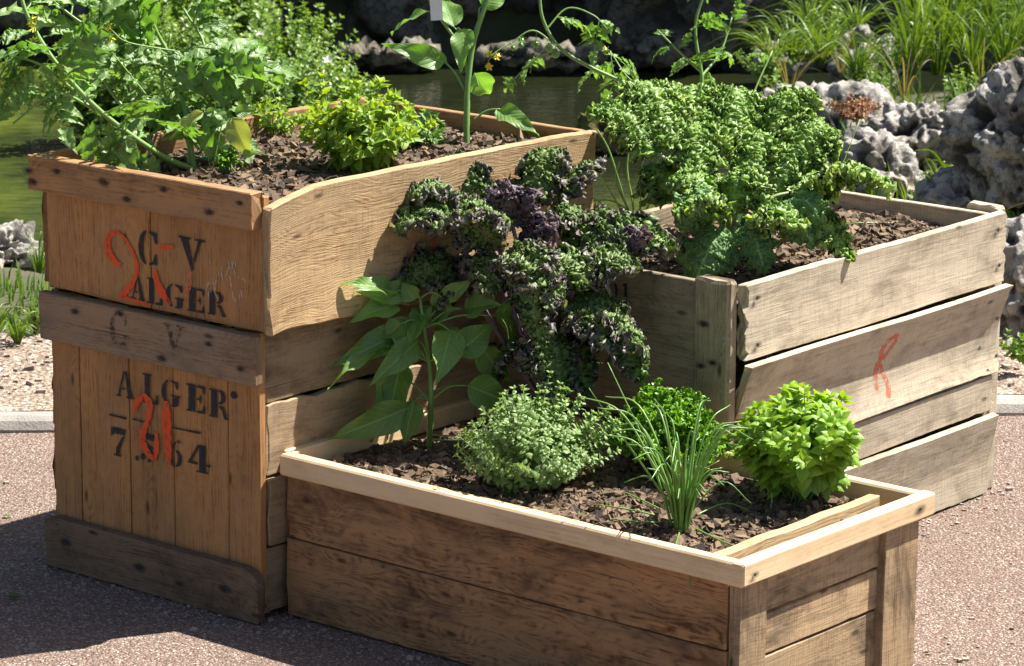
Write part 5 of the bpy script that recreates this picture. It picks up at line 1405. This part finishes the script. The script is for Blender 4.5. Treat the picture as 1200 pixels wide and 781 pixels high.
DB = ['behind the tomato stems at the left', 'behind the leafy shrubs', 'above the lime green herb', 'behind the tall pepper stem', 'above the tomato truss', 'behind the grey crate tomato', 'behind the long grass']
for k, x in enumerate([-2.2, -1.45, -.75, -.1, .6, 1.4, 2.5]):
    b = np.array([x, 14.3, .4]); rb = plant('bank_bush', b, 'dark low bush on the far bank ' + DB[k], 'bush', 'dark bushes on the far bank')
    L = MB(); leafmass(L, b + Z * .35, (.5, .35, .5), 1500, .07, 160 + k, LOW, .4); _fin(L, 'foliage', 'dark_leaf', rb, True)
    S = MB()
    for a in range(5): tube(S, [b - Z * .1, b + Z * .25 + np.array([math.cos(a * 1.3), math.sin(a * 1.3), 0]) * .2, b + Z * .6 + np.array([math.cos(a * 1.3), math.sin(a * 1.3), 0]) * .3], .012, .004, 5)
    _fin(S, 'stem', 'stem_brown', rb, True)
# leafy shrubs over the near left shore
SH = [((300, 100), .27, .26, 170, .034, 'light green leafy shrub on the left pond shore behind the lime herb'), ((375, 95), .20, .20, 120, .032, 'light green shrub spreading to the right over the water'), ((225, 80), .26, .34, 150, .036, 'taller green shrub on the left shore behind the tomato plant'), ((180, 40), .28, .40, 120, .045, 'far green shrub at the top left behind the tomato stems'), ((265, 25), .26, .36, 130, .045, 'green shrub at the top edge above the lime herb'), ((345, 40), .22, .22, 110, .036, 'low bright shrub at the water behind the lime herb'), ((130, 95), .22, .30, 110, .04, 'green shrub by the water seen between the tomato stems')]
for k, ((px, py), rad, h, n, sz, lab) in enumerate(SH):
    b = onz(px, py + 45, .0); b[2] = -.1
    bushy('shrub', lab, 'shrub', b, rad, h + .1, n, sz, 'shrub', [LOW[0], LOW[1], OV[0]], 70 + k, start=.25, step=.022, dome=.45, group='shrubs on the left pond shore', r0=.003)
for px, py, lab in ((305, 40, 'small white blossom at the top of the leafy shrubs, highest of three'), (298, 70, 'small white blossom in the middle of the leafy shrubs'), (385, 72, 'small white blossom at the right side of the leafy shrubs')):
    p = onz(px, py, .22)
    mb = MB(); ax = nrm(Z - .7 * Y)
    e1 = nrm(np.cross(ax, X)); e2 = np.cross(ax, e1)
    for j in range(5): mb.inst(OV[3], frame(p, e1 * math.cos(j * 1.257) + e2 * math.sin(j * 1.257) + ax * .4, ax, .024, 1), .5)
    tag(mb.build('blossom', M['white_petal'], None, True), lab, 'flower')

# grass: mown tuft strip at the left, clumps at the right
GB = []
GB += [((20, 392), 60, .10, .08, .003, 'short bright grass tuft below the left edge rock'), ((42, 380), 50, .09, .07, .003, 'short grass tuft between the left rock and the crate'), ((-5, 385), 60, .11, .08, .003, 'short grass tuft at the left picture edge'),
       ((45, 320), 30, .16, .10, .003, 'taller thin grass beside the left rock')]
GB += [((1130, 262), 34, .26, .16, .006, 'broad-bladed grass clump in front of the big pitted boulder'), ((1105, 250), 20, .20, .16, .006, 'small grass clump left of the broad-bladed clump'), ((1195, 300), 26, .14, .10, .006, 'low green clump on the low boulder at the right edge')]
for i, (x, y) in enumerate([(905, 75), (935, 70), (965, 78), (1000, 95), (1035, 90), (1070, 95), (1105, 90), (1140, 95), (1170, 90), (1200, 80), (950, 40), (1010, 40), (1080, 45), (1150, 50), (1195, 40), (1120, 60), (1175, 60)]):
    GB.append(((x + 7 * math.sin(i * 5), y), 70, (.20 if x < 1050 else .36) * (.8 + .35 * abs(math.sin(i * 2.3))), .26, .0032, ['thin grass tuft on the rocks, %s' % w for w in ('nearest the water', 'left of the sedum', 'above the long pale rock', 'just above the sedum', 'above the big boulder left side', 'above the middle of the big boulder', 'above the big boulder right side', 'between the two boulders', 'on the tall right boulder', 'at the right edge', 'behind the small pale stone', 'behind the half hidden stone', 'far back above the big boulder', 'far back above the tall boulder', 'far back in the top right corner', 'in the middle of the top right grass', 'left of the top right corner')][i]))
for k, ((px, py), n, h, sp, w, lab) in enumerate(GB):
    b = onz(px, py + (0 if py > 200 else 18), .06); b[2] = ground_z(b[0], b[1]) if py > 200 else .12
    blades('grass_clump', lab, 'grass clump', b, n, h, sp, .001, 'grass', 200 + k, flat=True, w=w, curve=.7, group='grass clumps round the pond', bmin=.35, lean=(0, 0))
for k, (px, py, lab) in enumerate([(925, 95, 'thin straw coloured grass above the long pale rock'), (1060, 105, 'straw coloured dry grass above the big boulder'), (1150, 100, 'straw coloured dry grass between the boulders'), (985, 70, 'fine reddish dry stalks above the sedum'), (1125, 300, 'dry stalks in front of the big pitted boulder')]):
    b = onz(px, py + 15, .08)
    blades('grass_clump', lab, 'grass clump', b, 13, .24, .3, .001, 'dry_grass', 260 + k, flat=True, w=.002, curve=.6, group='dry grass round the pond')
# herbage round the foot of the right boulders
for k, ((px, py), rad, h, n, lab) in enumerate([((900, 92), .10, .12, 22, 'yellowish weed by the water left of the long pale rock'), ((1015, 112), .10, .11, 26, 'small leafy weed between the sedum and the big boulder'), ((1062, 82), .12, .16, 26, 'leafy weed in the long grass above the big boulder'), ((970, 55), .12, .16, 26, 'weed at the foot of the half hidden pale stone'), ((1120, 118), .08, .10, 18, 'small weed in the notch between the two big boulders'), ((1188, 250), .09, .12, 22, 'leafy weeds right of the back corner of the grey crate'), ((1195, 418), .05, .05, 12, 'little weed on the gravel at the right edge'), ((1150, 255), .07, .09, 18, 'leafy weeds just behind the back corner of the grey crate'), ((905, 118), .05, .1, 10, 'upright leafy weed rising beside the long pale rock'), ((945, 72), .12, .14, 24, 'yellowish green weeds above the long pale rock')]):
    b = onz(px, py, .08)
    bushy('weed', lab, 'weed', b, rad, h, n, .026, 'shrub', [LOW[0], OV[0]], 90 + k, start=.1, step=.018, group='weeds between the rocks')
sb = onz(1000, 138, .17)
bushy('sedum', 'red sedum cushion growing in a hollow of the pale rocks', 'sedum', sb, .085, .06, 60, .014, 'sedum', CUPL, 95, start=.3, step=.010, stemmat='stem_brown')
for (px, py, lab) in ((1150, 218, 'yellow flower in front of the tall right boulder'), (1186, 212, 'small yellow bud on a stalk by the right edge')):
    p = onz(px, py + 70, .0); tp_ = at(px, py, depth(p))
    rf = plant('wild_flower', p, lab, 'flower')
    S = MB(); tube(S, [p, (p + tp_) / 2 + X * .01, tp_], .0016, .001, 5); _fin(S, 'stem', 'stem_g', rf, True)
    Pm = MB(); ax = nrm(Z - .8 * Y); e1 = nrm(np.cross(ax, X)); e2 = np.cross(ax, e1)
    for j in range(10): Pm.inst(OV[3], frame(tp_, e1 * math.cos(j * .628) + e2 * math.sin(j * .628) + ax * .3, ax, .016 if px < 1160 else .008, .9), .5)
    _fin(Pm, 'petals', 'petal', rf, True)
# loose leaves and grit dropped on the path
for k, (px, py, s, m_, lab) in enumerate([(4, 628, .014, 'yellow_leaf', 'small fallen yellow-green leaf on the path at the left edge'), (318, 740, .012, 'lime_herb', 'tiny fallen leaf on the path below the corner of the stack'), (388, 748, .010, 'lime_herb', 'tiny fallen leaf on the shaded path under the low planter'), (8, 700, .03, 'dark_leaf', 'dark fallen leaf in the shadow at the left edge'), (3, 605, .02, 'dark_leaf', 'dark curled leaf on the sunlit path at the left edge')]):
    mb = MB(); p = onz(px, py, .004)
    mb.inst(OV[k % 4], frame(p, rdir(rng) * [1, 1, .05], Z, s), .6)
    tag(mb.build('fallen_leaf', M[m_], None, True), lab, 'leaf', 'fallen leaves on the path')

# low ground cover that nobody could count
r_ = np.random.default_rng(77)
L = MB()
def cover(n, x0, x1, y0, y1, hmin, hmax, w, dens=None):
    k = 0
    while k < n:
        x = r_.uniform(x0, x1); y = r_.uniform(y0, y1)
        z = float(ground_z(np.array(x), np.array(y)))
        k += 1
        if z < -.05 or y - kerbY(x) < 0.86 + .12 * math.sin(x * 7) + .1 * mnoise.noise(Vector((x * 5, y * 5, 0))): continue
        if mnoise.noise(Vector((x * 3.1, y * 3.1, 4.0))) < -.12: continue
        h = r_.uniform(hmin, hmax); a = r_.uniform(0, 6.283); o = np.array([math.cos(a), math.sin(a), 0]) * h * r_.uniform(.1, .7)
        s_ = np.array([-math.sin(a), math.cos(a), 0]) * w * r_.uniform(.7, 1.3); b = np.array([x, y, z - .005])
        V = [b - s_, b + s_, b + o * .35 + Z * h * .55 - s_ * .8, b + o * .35 + Z * h * .55 + s_ * .8, b + o + Z * h * r_.uniform(.8, 1)]
        L.add(V, [(0, 1, 3, 2), (2, 3, 4)], None, float(np.clip(r_.normal(.45, .25), 0, 1)))
cover(2600, -1.7, -.85, 8.0, 9.3, .03, .09, .0028)
cover(5200, .75, 2.4, 8.0, 12.3, .05, .16, .0035)
cover(1500, -1.1, .2, 8.9, 10.1, .05, .16, .004)
tag(L.build('grass', M['grass'], None, True), 'short grass and moss growing on the earth banks between the rocks', 'grass', kind='stuff')

# loose grit and crumbs lying on the path
r_ = np.random.default_rng(88); mb = MB()
base = np.array([[a, b, c] for a in (-1, 1) for b in (-1, 1) for c in (-1, 1)], float)
CF = np.array([[0, 1, 3, 2], [4, 6, 7, 5], [0, 4, 5, 1], [2, 3, 7, 6], [0, 2, 6, 4], [1, 5, 7, 3]])
def grit(n, x0, x1, y0, y1, z, s0, smax, keep=None):
    for k in range(n):
        x = r_.uniform(x0, x1); y = r_.uniform(y0, y1)
        if keep and not keep(x, y): continue
        s_ = min(r_.lognormal(math.log(s0), .5), smax)
        v = base * np.array([s_ * r_.uniform(.7, 1.4), s_ * r_.uniform(.6, 1.1), s_ * r_.uniform(.4, .8)]) * (1 + r_.uniform(-.35, .35, (8, 3)))
        q = Matrix.Rotation(r_.uniform(0, 6.28), 3, 'Z')
        mb.add(v @ np.array(q).T + np.array([x, y, z + s_ * .3]), CF, None, float(r_.uniform(0, 1)))
grit(900, -1.3, 1.6, 4.9, 7.3, 0.0, .0022, .006)
def near_box(x, y):
    for P0, yw, w_, d_ in ((PA, YA, WA, DA), (PF, YF, WF, DF), (PR, YR, WR, DR)):
        dx_, dy_ = x - P0[0], y - P0[1]; a = dx_ * math.cos(yw) - dy_ * math.sin(yw); b = dx_ * math.sin(yw) + dy_ * math.cos(yw)
        ex = max(-w_ - a, a, 0); ey = max(-b, b - d_, 0); q = math.hypot(ex, ey)
        if 0 < q < .10 and r_.uniform() < 1 - q / .10: return True
    return False
grit(26000, -1.3, 1.6, 4.9, 7.2, 0.0, .0020, .006, near_box)
grit(2600, -1.5, 1.6, 7.45, 8.4, 0.035, .0035, .009, lambda x, y: .08 < y - kerbY(x) < 1.0)
M['grit'] = plain('grit', (0.42, 0.34, 0.28), .85, (0.16, 0.11, 0.085), 30)
tag(mb.build('gravel', M['grit']), 'loose grit and small stones scattered on the path and gravel strip', 'grit', kind='stuff')
